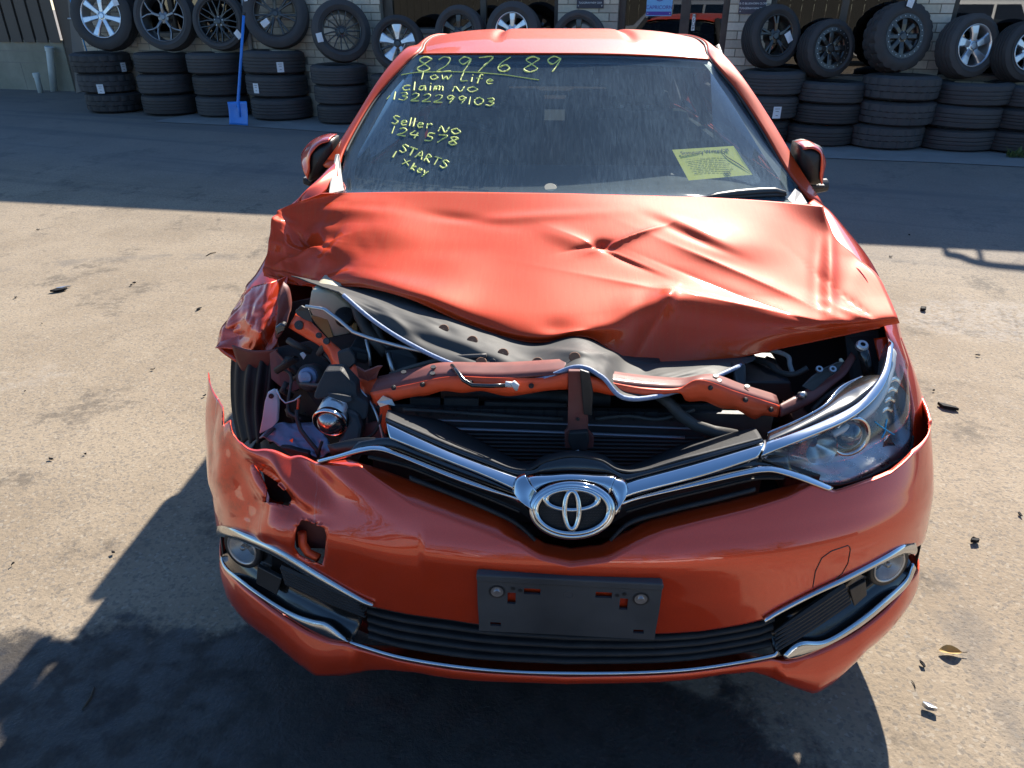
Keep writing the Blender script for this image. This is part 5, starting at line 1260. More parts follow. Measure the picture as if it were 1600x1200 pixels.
# ---- headlamp on the sound side
HL = empty('headlamp', (0, 0, 0)); HL.parent = CAR
T = [(1192,713,.165),(1230,697,.19),(1267,681,.22),(1305,664,.255),(1340,645,.295),(1368,618,.35),(1386,585,.42),(1395,537,.52)]
B = [(1193,717,.155),(1225,730,.17),(1262,746,.195),(1303,757,.225),(1350,746,.265),(1392,726,.325),(1425,694,.40),(1418,590,.50)]
A_ = spread(Y(*T), 50); B_ = spread(Y(*B), 50); G = np.zeros((20, 50, 3)); Hs = np.zeros((20, 50, 3))
for j in range(20):
    t = j/19; G[j] = A_*(1-t)+B_*t; G[j] += np.array([.25, -1, .2])*.020*sin(pi*t); Hs[j] = A_*(1-t)+B_*t; Hs[j] += np.array([-.2, 1, -.1])*.055*min(1, sin(pi*t)*1.8)
M['lamp_black'] = pm('lamp_black', (.42, .43, .44), .22, metal=.85, var=.5, scale=22)
hs = mkgrid('lamp_housing', Hs, 'lamp_black', HL, solid=.003, flip=True)
lens = mkgrid('lens', G, 'lens', HL, flip=True); LB = bvh_grid(G)
def inlamp(px, py, back): 
    h = cast(LB, px, py, 0); return h-Vector((-.2, -1, .1))*back
pc = inlamp(1330, 690, .030); pax = Vector((.22, -1, .12))
PRJ = MB().lathe([(.036, -.03), (.044, -.004), (.047, .006), (.044, .012), (.038, .006), (.036, -.004)], 48, frame_to(pc, pax)).build('projector_ring', 'chrome', HL, smooth=True)
M['dark_lens'] = pm('dark_lens', (.02, .03, .05), .04, coat=1, var=.2, spec=.9)
MB().lathe([(.0005, .022), (.012, .020), (.024, .013), (.032, .004), (.036, -.006)], 40, frame_to(pc, pax)).build('projector_lens', 'dark_lens', HL, smooth=True)
MB().lathe([(.010, -.03), (.024, -.016), (.034, .002), (.036, .004)], 36, frame_to(inlamp(1287, 713, .034), pax)).build('reflector', 'chrome_dull', HL, smooth=True)
ribbon('light_strip', [inlamp(*p, .012) for p in [(1300,678),(1335,656),(1362,632),(1380,605),(1391,570),(1396,545)]], [inlamp(*p, .012) for p in [(1306,688),(1342,668),(1370,645),(1389,615),(1400,580),(1403,556)]], 'white_plastic', HL, .006, 40, 6, .004)
for k in range(4):
    c = (1388+k*4, 650-k*16); ribbon('side_reflector', [inlamp(c[0]-6, c[1]-4, .02), inlamp(c[0]+2, c[1]-9, .02), inlamp(c[0]+10, c[1]-6, .02)], [inlamp(c[0]-5, c[1]+5, .026), inlamp(c[0]+3, c[1]+1, .026), inlamp(c[0]+10, c[1]+5, .026)], 'chrome_dull', HL, .003, 8, 4, .002)
ribbon('side_reflector', [inlamp(1385, 692, .02), inlamp(1392, 686, .02), inlamp(1401, 700, .02)], [inlamp(1384, 706, .024), inlamp(1392, 704, .024), inlamp(1402, 704, .024)], 'chrome_dull', HL, .003, 8, 4, .002)
mx = MB()
for st in ([(1367,659),(1376,666),(1388,674),(1397,679)], [(1386,655),(1384,664),(1383,674),(1378,684)]): mx.tube([cast(LB, *p, .0012) for p in st], .0017, 5)
mx.build('marker_cross', 'blue_marker', HL)
plate('side_marker', [(1425,697,.43),(1434,690,.47),(1437,712,.46),(1430,722,.44),(1424,722,.42)], 'amber', HL, .01)
MB().tube([Vector(p)+Vector((.0, -.001, 0)) for p in B_], .0030, 6).build('lens_seal', 'rubber', HL, smooth=True)
# chrome brow of the lamp, running on from the grille
band('chrome_brow', [(1198,691,.172),(1260,667,.215),(1325,637,.27),(1358,611,.32),(1380,575,.40),(1388,529,.52)], [(1190,713,.145),(1262,682,.185),(1328,653,.235),(1368,622,.30),(1390,584,.38),(1397,536,.50)], 'chrome', HL, .003, 60, 7, .012)
band('lamp_top', [(1198,677,.255),(1240,659,.275),(1282,635,.315),(1308,606,.39),(1345,588,.45),(1378,590,.46)], [(1198,692,.178),(1260,668,.22),(1325,638,.275),(1350,618,.31),(1368,602,.345),(1382,590,.39)], 'black_gloss', HL, .010, 60, 8, .005, out=(0, -.3, 1))
band('chrome_line', [(1197,679,.250),(1240,661,.27),(1283,637,.31),(1309,608,.385),(1345,590,.445)], [(1198,684,.236),(1243,665,.255),(1287,641,.295),(1313,612,.37),(1346,595,.43)], 'chrome', HL, .014, 40, 4, .003, out=(0, -.3, 1))

# ---- engine bay shell
BAY = empty('engine_bay', (0, 0, 0)); BAY.parent = CAR
MB().box((0, .66, .40), (1.36, .66, .02)).build('bay_floor', 'liner', BAY)
MB().box((0, 1.02, .70), (1.40, .02, .62)).build('bulkhead', 'liner', BAY)
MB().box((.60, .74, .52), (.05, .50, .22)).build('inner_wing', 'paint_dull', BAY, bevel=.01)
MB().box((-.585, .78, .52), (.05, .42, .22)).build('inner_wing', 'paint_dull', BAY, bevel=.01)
MB().box((.02, .72, .62), (.52, .34, .30)).build('engine_block', 'black', BAY, bevel=.02)
MB().box((.02, .70, .785), (.44, .28, .03)).build('engine_cover', 'black_grain', BAY, bevel=.012)
MB().tube([(-.34, .55, .74), (-.20, .50, .78), (.05, .49, .78), (.22, .52, .76)], .032, 14).build('intake_pipe', 'black', BAY, smooth=True)
MB().tube([(-.30, .46, .72), (-.12, .42, .735), (.10, .42, .73)], .018, 12).build('radiator_hose', 'rubber', BAY, smooth=True)
# radiator pack
RAD = empty('radiator', (0, 0, 0)); RAD.parent = BAY
MB().box((0, .352, .58), (.92, .016, .32)).build('core', 'fin', RAD)
for k in range(13):
    v = 678+k*6.0; MB().tube(Y((660,v-1,.335), (1100,v+6,.335)), .0030, 5).build('core_tube', 'fin', RAD)
M['lav'] = pm('lav', (.30, .31, .36), .4, metal=.5, var=.2, dust=.25)
band('core_rail', [(640,653,.345),(850,659,.345),(1100,668,.345)], [(640,657,.34),(850,663,.34),(1100,672,.34)], 'lav', RAD, .002, 20, 4, .006)
band('core_rail', [(650,665,.335),(850,672,.335),(1070,681,.335)], [(650,670,.33),(850,677,.33),(1070,686,.33)], 'lav', RAD, .002, 20, 4, .006)
for (a, b) in (((640,622),(688,652)), ((693,622),(748,652)), ((757,628),(886,657)), ((926,640),(1004,664)), ((1010,640),(1040,664)), ((1046,632),(1130,668))):
    plate('top_cover', [(a[0],a[1],.362),(b[0],a[1]+(b[0]-a[0])*.02,.362),(b[0],b[1]+3,.352),(a[0],b[1],.352)], 'black_grain', RAD, .012, .003)
MB().tube(Y((1030,618,.34),(1046,630,.325),(1062,648,.31),(1085,664,.305),(1115,674,.305),(1150,680,.31)), .013, 12).build('side_hose', 'rubber', RAD, smooth=True)
# upper cross member
BM = empty('cross_member', (0, 0, 0)); BM.parent = BAY
band('front_face', [(578,613,.345),(645,599,.315),(703,588,.295),(782,590,.285),(850,590,.28),(890,582,.275)], [(588,634,.338),(640,621,.31),(667,618,.30),(693,611,.29),(723,614,.285),(753,611,.28),(795,619,.278),(850,611,.275),(890,608,.27)], 'paint_bay', BM, .003, 60, 5, .004, sm=True)
band('front_face', [(888,583,.275),(925,588,.275),(960,598,.28),(1010,606,.285),(1060,606,.295),(1095,593,.305),(1150,611,.32),(1218,633,.345)], [(888,613,.27),(925,612,.27),(960,618,.275),(1010,620,.28),(1060,614,.288),(1073,627,.295),(1100,627,.30),(1127,638,.31),(1150,640,.315),(1178,655,.325),(1192,649,.33),(1215,652,.34)], 'paint_bay', BM, .003, 60, 5, .004)
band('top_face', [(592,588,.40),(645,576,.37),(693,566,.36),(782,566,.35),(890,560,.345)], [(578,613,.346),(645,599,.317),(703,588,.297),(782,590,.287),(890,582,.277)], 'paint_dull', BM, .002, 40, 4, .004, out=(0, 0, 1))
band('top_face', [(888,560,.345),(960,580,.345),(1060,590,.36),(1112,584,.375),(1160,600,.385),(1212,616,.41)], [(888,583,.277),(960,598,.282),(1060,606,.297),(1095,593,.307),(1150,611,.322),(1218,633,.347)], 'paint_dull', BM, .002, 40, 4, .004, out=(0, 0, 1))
for (u_, v_, y_) in ((631,584,.345),(676,586,.32),(677,576,.345),(600,597,.38),(1118,590,.352),(1123,597,.34),(1167,606,.365)):
    MB().lathe([(.0005, .0012), (.006, .0012), (.0065, -.001)], 12, frame_to(at_y(u_, v_, y_-.004)+Vector((0, 0, .004)), (0, -.2, 1))).build('bolt_hole', 'black', BM)
plate('latch_bracket', [(888,580,.262),(907,580,.262),(911,607,.262),(919,653,.258),(919,673,.257),(928,683,.256),(927,700,.255),(883,700,.255),(882,676,.256),(887,671,.257),(888,627,.26)], 'paint_dull', BM, .012, .002)
plate('latch_strip', [(906,578,.252),(921,583,.252),(927,613,.252),(925,650,.25),(912,648,.25)], 'black', BM, .008, .002)
plate('latch', [(889,676,.246),(919,674,.246),(921,690,.244),(917,706,.243),(894,706,.243),(888,692,.244)], 'black_grain', BM, .02, .004)
MB().tube(Y((896,707,.236),(905,705,.236)), .0035, 8).build('striker', 'steel', BM)
MB().lathe([(.0005, .002), (.0035, .002), (.004, -.001)], 10, frame_to(at_y(903,655,.2565), (0, -1, .1))).build('bolt_hole', 'black', BM)
PR = MB().tube(Y((706,571,.33),(714,580,.30),(724,594,.275),(738,602,.268),(765,603,.265),(792,602,.262)), .0046, 8).build('prop_clip_rod', 'black_gloss', BM, smooth=True)
MB().tube(Y((790,600,.262),(800,601,.26)), .0065, 8).build('clip', 'white_plastic', PR, smooth=True); MB().tube(Y((801,597,.258),(806,603,.256),(807,610,.256)), [.006, .008, .003], 8).build('clip', 'white_plastic', PR, smooth=True)
# ---- crushed corner
CRN = empty('crushed_corner', (0, 0, 0)); CRN.parent = BAY
def bentrail():
    up = [(462,489,.60),(480,498,.575),(497,514,.55),(528,543,.50),(540,553,.48),(560,575,.44),(588,590,.40),(597,612,.375),(608,640,.35)]
    lo = [(450,512,.59),(478,528,.565),(500,541,.54),(514,561,.50),(522,580,.475),(545,606,.435),(562,626,.40),(585,650,.365),(603,686,.335)]
    A = spread(Y(*up), 50); Bq = spread(Y(*lo), 50); G = np.zeros((9, 50, 3))
    for j in range(9):
        t = j/8; G[j] = A*(1-t)+Bq*t; G[j, :, 1] -= .010*sin(pi*t)
        for i in range(50): G[j, i] += np.array([0, -1, .4])*.010*(vnoise(i*.35, j*.4+7)-.5)
    return mkgrid('bent_rail', G, 'paint_bay', CRN, solid=.004, flip=True)
RL = bentrail()
for (u_, v_, y_, r_) in ((467,508,.58,.011),(498,524,.54,.007),(510,533,.52,.008),(553,595,.435,.006),(563,613,.40,.005)):
    MB().lathe([(.0005, .0025), (r_, .0025), (r_*1.1, -.002)], 14, frame_to(at_y(u_, v_, y_-.014), (0, -1, .4))).build('rail_hole', 'black', RL)
plate('rail_sleeve', [(526,551,.47),(546,545,.465),(553,558,.45),(556,568,.445),(545,577,.445),(531,578,.45)], 'black_grain', RL, .014, .004)
plate('rail_flange', [(556,572,.42),(570,580,.40),(590,572,.39),(598,572,.385),(592,580,.39),(588,592,.39),(575,596,.40),(560,590,.42)], 'paint_dull', RL, .006)
plate('lamp_post', [(594,622,.33),(606,630,.325),(612,650,.32),(606,660,.32),(600,690,.315),(592,668,.325)], 'paint_bay', RL, .012)
plate('torn_tape', [(589,628,.318),(598,619,.32),(612,624,.318),(617,634,.314),(606,632,.312),(594,636,.314)], 'alu', RL, .003, 0)
# fluid reservoirs
RS = MB().prism(Y((486,452,.66),(522,456,.66),(546,476,.66),(556,496,.66),(552,512,.655),(540,532,.65),(540,548,.645),(524,546,.645),(514,530,.65),(493,506,.655),(481,482,.66)), (0, .13, 0)).build('reservoir', 'cream_plastic', CRN, bevel=.010, smooth=True)
plate('fluid_level', [(484,492,.655),(512,498,.655),(522,530,.645),(514,530,.645),(493,506,.65)], 'fluid', RS, .004, .002)
plate('fluid_level', [(550,500,.652),(558,506,.65),(560,538,.64),(548,536,.64)], 'fluid', RS, .03, .004)
MB().lathe([(.0005, .016), (.022, .015), (.026, .010), (.026, -.006)], 20, frame_to(at_y(539, 496, .645), (.1, -.6, .8))).build('filler_cap', 'black', RS, smooth=False)
plate('fuse_box', [(546,541,.52),(575,548,.51),(578,562,.505),(572,570,.50),(550,566,.505)], 'black_grain', CRN, .08, .006)
plate('fuse_label', [(558,551,.502),(573,554,.5),(572,563,.498),(557,560,.5)], 'grey_panel', CRN, .002, 0)
MB().tube(Y((478,479,.58),(500,482,.57),(508,484,.565),(530,500,.535),(552,519,.505),(580,529,.475),(620,540,.44),(690,556,.40)), .0050, 8).build('prop_rod', 'steel', CRN, smooth=True)
MB().tube(Y((556,470,.62),(563,495,.60),(574,515,.57),(590,535,.54),(604,552,.52)), .016, 12).build('hose', 'rubber', CRN, smooth=True)
MB().tube(Y((585,505,.58),(592,518,.56),(600,540,.53),(616,548,.52),(640,552,.50)), .010, 10).build('hose', 'rubber', CRN, smooth=True)
MB().tube(Y((572,530,.50),(577,552,.485),(579,572,.47)), .004, 8).build('pipe', 'alu', CRN, smooth=True)
MB().tube(Y((607,552,.47),(612,572,.45),(618,590,.44)), .006, 8).build('pipe', 'alu', CRN, smooth=True)
plate('bay_lump', [(600,548,.50),(640,545,.49),(655,560,.47),(652,575,.45),(620,580,.45),(604,570,.47)], 'black', CRN, .05, .006)
plate('hinge_plate', [(461,486,.585),(470,478,.58),(482,484,.575),(489,505,.565),(476,500,.57),(463,492,.58)], 'black', CRN, .008)
# inner skin of the wing, standing up beside the hole
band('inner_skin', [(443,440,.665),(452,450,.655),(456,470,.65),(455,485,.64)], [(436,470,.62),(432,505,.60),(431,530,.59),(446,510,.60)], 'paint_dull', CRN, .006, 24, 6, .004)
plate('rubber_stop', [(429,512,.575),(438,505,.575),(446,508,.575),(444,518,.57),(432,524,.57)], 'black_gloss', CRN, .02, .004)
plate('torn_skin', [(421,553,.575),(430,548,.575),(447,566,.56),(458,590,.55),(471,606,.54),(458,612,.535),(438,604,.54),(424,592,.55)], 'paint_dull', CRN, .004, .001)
# arch liner in front of the wheel
LN = spline_grid([Y((362,545,.72),(385,560,.66),(410,560,.63),(432,560,.62)), Y((360,590,.72),(380,595,.64),(405,598,.60),(430,598,.60)), Y((362,640,.70),(380,642,.62),(402,640,.575),(425,640,.57)), Y((372,690,.66),(388,690,.58),(405,690,.53),(432,690,.52))], 30, 30)
for i in range(30): LN[:, i, 1] += .012*sin(i*.9)
mkgrid('arch_liner', LN, 'liner', CRN, solid=.004, flip=True)
# lamp debris: module bracket, projector, wires
LD = empty('broken_headlamp', (0, 0, 0)); LD.parent = BAY; LD['label'] = 'smashed headlamp remains with bare projector'
def ant(pts, y0, k=.0016): return [(u_, v_, y0-(v_-600)*k*.5) for (u_, v_) in pts]
plate('lamp_bracket', ant([(507,580),(533,579),(557,604),(558,622),(576,631),(574,654),(559,659),(541,640),(512,622),(494,626),(489,620),(497,600)], .36), 'black_grain', LD, .04, .005)
plate('bracket_rib', ant([(512,614),(548,620),(550,626),(541,630),(514,620)], .345), 'black', LD, .006, .001)
pj = at_y(518, 656, .315); pj_ax = Vector((-.10, -.80, -.18))
MB().lathe([(.034, -.045), (.037, -.030), (.037, .004), (.034, .008)], 40, frame_to(pj+Vector((.002, .01, .006)), pj_ax)).build('projector_barrel', 'alu', LD, smooth=True)
MB().lathe([(.0345, .004), (.040, .006), (.041, .012), (.036, .016), (.0335, .010)], 40, frame_to(pj, pj_ax)).build('projector_ring', 'chrome', LD, smooth=True)
MB().lathe([(.0005, .034), (.012, .032), (.023, .025), (.031, .014), (.0335, .004)], 36, frame_to(pj, pj_ax)).build('projector_lens', 'bulb_glass', LD, smooth=True)
plate('lamp_tab', ant([(540,640),(560,650),(566,668),(562,695),(540,705),(524,700),(536,680),(545,660)], .35), 'black', LD, .05, .008)
plate('lamp_cup', [(538,665,.30),(560,672,.30),(556,690,.29),(535,690,.29)], 'black_gloss', LD, .03, .006)
WH_ = plate('washer_neck', [(413,628,.46),(418,614,.47),(427,609,.47),(434,614,.47),(436,632,.46),(434,660,.44),(425,668,.43),(404,680,.42),(409,655,.44)], 'white_plastic', LD, .012, .004)
MB().lathe([(.0005, .002), (.006, .002), (.0065, -.002)], 14, frame_to(at_y(423.5, 619, .462), (0, -1, .2))).build('screw_hole', 'black', WH_)
SG = spline_grid([Y((404,681,.42),(430,664,.45),(462,661,.46),(492,657,.46)), Y((424,688,.40),(448,680,.42),(478,680,.42),(505,678,.42)), Y((440,697,.385),(465,698,.385),(490,700,.385),(515,692,.39)), Y((470,706,.37),(484,712,.365),(496,716,.36),(518,706,.36))], 26, 26)
for j in range(26):
    for i in range(26): SG[j, i, 2] += .006*(vnoise(i*.35, j*.3)-.5)*2
mkgrid('lamp_back_shell', SG, 'sky_tinted_plastic', LD, solid=.003, flip=True)
plate('shell_slot', [(411,681,.405),(428,669,.43),(431,671,.43),(416,684,.40)], 'black', LD, .003, 0)
plate('torn_foam', [(437,699,.372),(452,700,.37),(468,705,.365),(482,708,.36),(486,718,.355),(470,720,.355),(452,712,.36)], 'black', LD, .015, .002)
plate('glass_shard', [(452,688,.39),(458,685,.39),(457,692,.385)], 'chrome_dull', LD, .002, 0)
MB().tube(Y((467,622,.45),(466,632,.44),(465,642,.43)), .0035, 8).build('red_wire', 'paint_bay', LD, smooth=True)
MB().tube(Y((464,640,.43),(464,655,.42),(470,672,.40),(482,688,.375),(494,702,.36),(498,712,.35)), .0052, 8).build('cable', 'rubber', LD, smooth=True)
MB().tube(Y((503,690,.36),(499,702,.355),(497,714,.35)), .004, 8).build('cable', 'rubber', LD, smooth=True)
MB().tube(Y((432,608,.46),(438,622,.455),(446,630,.45),(460,626,.45),(470,618,.45)), .0022, 6).build('cable', 'alu', LD, smooth=True)
MB().lathe([(.0005, .004), (.014, .003), (.017, -.004), (.024, -.008), (.026, -.03)], 24, frame_to(at_y(478, 590, .50), (-.1, -1, .35))).build('bulb_cover', 'sky_tinted_plastic', LD, smooth=False)
MB().lathe([(.018, -.002), (.030, -.004), (.036, -.02), (.034, -.05)], 24, frame_to(at_y(479, 592, .51), (-.1, -1, .35))).build('lamp_socket', 'rubber', LD, smooth=True)
plate('bulb_chip', [(468,553,.56),(473,551,.56),(478,556,.555),(474,562,.555)], 'white_plastic', LD, .006, .001)
for k in range(16):       # tangle of dark brackets and wiring in the hole
    u_, v_ = rnd(440, 520), rnd(530, 650); y_ = rnd(.53, .60)
    MB().tube(Y((u_, v_, y_), (u_+rnd(-20, 25), v_+rnd(-10, 20), y_-.01), (u_+rnd(-25, 40), v_+rnd(5, 35), y_)), rnd(.003, .010), 7).build('loom', 'rubber' if k % 3 else 'liner', LD, smooth=True)
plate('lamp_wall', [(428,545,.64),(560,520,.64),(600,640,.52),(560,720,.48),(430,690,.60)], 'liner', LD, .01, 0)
plate('bumper_support', [(560,668,.33),(600,655,.33),(604,690,.31),(590,706,.30),(550,708,.30)], 'paint_dull', LD, .01, .003)
# ---- sound corner of the bay
BT = MB().prism(Y((1160,596,.50),(1236,597,.50),(1240,628,.50),(1164,624,.50)), (0, .17, .0)).build('battery', 'black', BAY, bevel=.004)
plate('battery_label', [(1167,579,.585),(1222,580,.585),(1232,596,.505),(1168,595,.505)], 'label', BT, .003, 0, (0, 0, -1))
plate('label_mark', [(1186,582,.565),(1221,581,.572),(1226,594,.510),(1193,593,.515)], 'sign_navy' if 'sign_navy' in M else 'ink', BT, .001, 0, (0, .3, 1))
plate('cable_clamp', [(1144,573,.46),(1166,569,.47),(1167,603,.44),(1156,604,.43),(1146,596,.44)], 'black', BAY, .03, .006)
band('side_rail', [(1218,632,.36),(1243,618,.40),(1262,607,.43),(1290,590,.47),(1313,573,.51),(1330,550,.55)], [(1220,652,.345),(1248,640,.375),(1275,625,.40),(1300,604,.44),(1322,585,.48),(1338,560,.53)], 'paint_dull', BAY, .006, 40, 6, .004)
plate('side_bracket', [(1254,604,.42),(1268,590,.44),(1286,577,.46),(1308,567,.48),(1318,566,.49),(1310,580,.475),(1292,592,.45),(1270,612,.42)], 'grey_panel', BAY, .005, .001)
for (u_, v_, y_) in ((1280,577,.455),(1301,577,.455)): MB().lathe([(.004, .003), (.008, .003), (.009, -.001)], 14, frame_to(at_y(u_, v_, y_), (0, -.6, .8))).build('bolt', 'steel', BAY)
MB().tube(Y((1249,618,.40),(1258,617,.39)), .008, 10).build('bolt', 'steel', BAY, smooth=True)
MB().tube(Y((1313,560,.50),(1315,566,.495)), [.003, .007], 8).build('clip', 'cream_plastic', BAY, smooth=True)
ST = MB().tube(Y((1347,541,.53),(1352,560,.515),(1358,590,.50)), .0135, 14).build('gas_strut', 'black_gloss', BAY, smooth=True)
MB().lathe([(.006, .006), (.012, .006), (.015, .002), (.015, -.006)], 18, frame_to(at_y(1347, 540, .525), (0, -.5, .85))).build('strut_cap', 'alu', ST, smooth=False)
band('wing_inner_edge', [(1365,530,.56),(1372,560,.52),(1382,588,.485)], [(1390,525,.56),(1392,555,.53),(1392,585,.50)], 'paint', BAY, .004, 20, 5, .004)
plate('bay_side', [(1320,520,.60),(1372,516,.60),(1384,590,.50),(1330,600,.53)], 'liner', BAY, .006, 0)

band('wing_front', [(1391,528,.545),(1400,560,.515),(1415,600,.475),(1424,645,.435),(1426,697,.405)], [(1408,528,.60),(1420,560,.565),(1435,605,.52),(1447,655,.485),(1453,702,.45)], 'paint', CAR, .006, 40, 8, .003)
plate('dark_back', [(424,480,.80),(560,450,.82),(600,560,.80),(560,640,.74),(420,640,.74)], 'liner', BAY, .01, 0)  # dark sheets added as the bay's deep shade, hiding lit ground behind
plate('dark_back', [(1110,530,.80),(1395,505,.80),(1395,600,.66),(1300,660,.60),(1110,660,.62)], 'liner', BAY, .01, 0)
# more of the clutter: bolts on the cross member, looms, clips and stays
for k, (u_, v_, y_) in enumerate([(615,606,.322),(660,601,.306),(735,598,.286),(830,603,.276),(1110,606,.309),(1165,625,.322),(1205,640,.335)]):
    MB().lathe([(.0005, .004), (.0035, .004), (.004, .0015), (.0055, .0015), (.006, -.001)], 10, frame_to(at_y(u_, v_, y_-.005), (0, -1, .25))).build('bolt', 'black_grain', BM)
for pts, r_, mt in (([(610,585,.42),(650,572,.40),(700,560,.39),(760,556,.38)], .006, 'rubber'), ([(630,640,.325),(690,643,.325),(760,648,.325),(880,655,.325)], .0045, 'rubber'), ([(930,655,.322),(980,650,.322),(1030,655,.322),(1085,640,.33)], .0045, 'rubber'),
        ([(1175,560,.62),(1200,568,.58),(1215,580,.55),(1240,585,.52),(1262,575,.52)], .007, 'rubber'), ([(1200,545,.66),(1230,556,.62),(1234,570,.6),(1238,582,.58)], .006, 'white_plastic'), ([(1270,640,.40),(1290,620,.43),(1320,600,.46)], .005, 'rubber'),
        ([(500,545,.56),(520,570,.50),(505,600,.46),(470,600,.49)], .005, 'rubber'), ([(440,575,.55),(455,590,.52),(450,640,.47),(470,655,.44)], .004, 'rubber'), ([(520,560,.50),(555,600,.40),(585,640,.34),(600,690,.31)], .0035, 'alu'), ([(560,690,.31),(585,676,.32),(600,640,.33)], .004, 'rubber')):
    MB().tube([tuple(p) for p in crom(Y(*pts), 24)], r_, 8).build('wiring_loom', mt, BAY, smooth=True)
for k in range(22):      # ribs and clips on the radiator shroud
    u_ = 650+k*20; MB().box(at_y(u_, 641+k*.45, .345), (.006, .012, .022)).build('shroud_rib', 'black_grain', RAD)
# ---- door mirrors
def mirror(side, face, shell, foot, y):
    o = empty('door_mirror', (0, 0, 0)); o.parent = CAR
    n = 30; P = spread([at_y(*p, y) for p in face]+[at_y(*face[0], y)], n+1)[:-1]; c = P.mean(0)
    rows = [c+(P-c)*.02+np.array([0, -.030, 0]), c+(P-c)*.55+np.array([0, -.028, 0]), c+(P-c)*.88+np.array([0, -.018, 0]), P, c+(P-c)*1.03+np.array([0, .03, 0]), c+(P-c)*1.02+np.array([0, .085, 0]), c+(P-c)*.9+np.array([0, .10, 0])]
    G = np.array(rows); V = [tuple(p) for p in G.reshape(-1, 3)]
    mk('mirror_face', V, grid_faces(len(rows), n, closed=True), 'mirror_black', o)
    Q = spread([at_y(*p, y) for p in shell[0]], 24); R2 = spread([at_y(*p, y) for p in shell[1]], 24); G = np.zeros((8, 24, 3))
    for j in range(8):
        t = j/7; G[j] = Q*(1-t)+R2*t; G[j, :, 1] += -.034+.10*(1-t)**2; G[j, :, 2] += .004*sin(pi*t)
    mkgrid('mirror_shell', G, 'paint', o, solid=.003, flip=(side > 0))
    MB().prism([at_y(*p, y+.02) for p in foot], (0, .09, 0)).build('mirror_foot', 'black', o, bevel=.006)
    MB().tube([at_y(foot[1][0], foot[1][1], y+.06), Vector((side*.84, y+.05, .99)), Vector((side*.80, y+.06, .985))], [.022, .028, .03], 10).build('mirror_arm', 'black', o, smooth=True)
    return o
mirror(-1, [(484,232),(500,221),(517,217),(520,222),(520,250),(503,274),(484,284),(480,275),(482,250)], ([(463,247),(468,238),(478,227),(492,219),(506,215),(519,215)], [(486,277),(489,264),(489,248),(492,237),(504,224),(518,219)]), [(472,277),(489,284),(484,292),(473,288)], 1.48)
mirror(1, [(1250,227),(1265,224),(1278,228),(1286,234),(1285,260),(1283,285),(1262,287),(1250,266),(1247,245)], ([(1250,226),(1264,223),(1279,227),(1291,237),(1298,250),(1300,258),(1295,272),(1289,285)], [(1250,231),(1262,229),(1271,232),(1277,238),(1278,248),(1277,260),(1276,274),(1279,285)]), [(1262,288),(1291,289),(1288,296),(1270,298)], 1.46)

# ---- scuttle corners and wiper
plate('scuttle_trim', [(523,242,1.36),(529,241,1.36),(532,262,1.30),(533,285,1.24),(537,298,1.16),(513,303,1.10),(516,280,1.20),(520,262,1.28)], 'scuttle', CAR, .012, .004)
plate('scuttle_trim', [(1244,296,1.24),(1252,302,1.24),(1262,318,1.16),(1240,319,1.12),(1232,312,1.16)], 'scuttle', CAR, .012, .004)
WI = MB().tube([onglass(*p, .022) for p in [(1100,311),(1120,306),(1150,303),(1185,300),(1210,299),(1227,302)]], [.006, .010, .013, .013, .012, .007], 8).build('wiper', 'black', CAR, smooth=True)
MB().tube([onglass(*p, .012) for p in [(1085,311),(1130,309),(1180,306),(1228,304)]], .0055, 6).build('wiper_blade', 'rubber', WI, smooth=True)
MB().box((0, 1.13, .985), (1.30, .14, .03)).build('scuttle_panel', 'black', CAR, bevel=.008)

# ---- cabin
CB = empty('cabin', (0, 0, 0)); CB.parent = CAR
dg = [[(x, 1.22+.10*(x/.7)**2, 1.005) for x in np.linspace(-.70, .70, 15)], [(x, 1.45, 1.035) for x in np.linspace(-.72, .72, 15)], [(x, 1.68, 1.03) for x in np.linspace(-.73, .73, 15)], [(x, 1.75, .93) for x in np.linspace(-.73, .73, 15)], [(x, 1.72, .60) for x in np.linspace(-.73, .73, 15)]]
mkgrid('dashboard', spline_grid(dg, 40, 24), 'interior', CB)
MB().tube([(-.37+.185*cos(a), 1.86-.06*sin(a), .98+.175*sin(a)) for a in np.linspace(0, 2*pi, 40)], .014, 8).build('steering_wheel', 'interior', CB, smooth=True)
MB().box((-.37, 1.86, .98), (.14, .06, .12)).build('wheel_hub', 'interior', CB, bevel=.02)
def seat(x, y, w, name):
    s = MB().box((x, y, .48), (w, .50, .16)).build(name, 'seat_cloth', CB, bevel=.04)
    MB().box((x, y+.30, .83), (w, .14, .62), Matrix.Rotation(radians(-12), 3, 'X')).build('backrest', 'seat_cloth', s, bevel=.05)
    MB().box((x, y+.40, 1.23), (.26, .10, .17), Matrix.Rotation(radians(-8), 3, 'X')).build('headrest', 'seat_cloth', s, bevel=.04)
    for d in (-.06, .06): MB().tube([(x+d, y+.38, 1.08), (x+d, y+.40, 1.18)], .008, 8).build('headrest_post', 'steel', s)
seat(-.36, 2.15, .50, 'front_seat'); seat(.36, 2.15, .50, 'front_seat'); seat(-.36, 3.05, .60, 'rear_seat'); seat(.36, 3.05, .60, 'rear_seat')
MB().box((.0, 1.90, 1.315), (.24, .025, .065)).build('rear_view_mirror', 'interior', CB, bevel=.012)
MB().box((.0, 3.85, .93), (1.3, .55, .02)).build('parcel_shelf', 'interior', CB)
for s_ in (-1, 1): MB().box((s_*.80, 2.4, .66), (.03, 2.2, .62)).build('door_card', 'interior', CB)

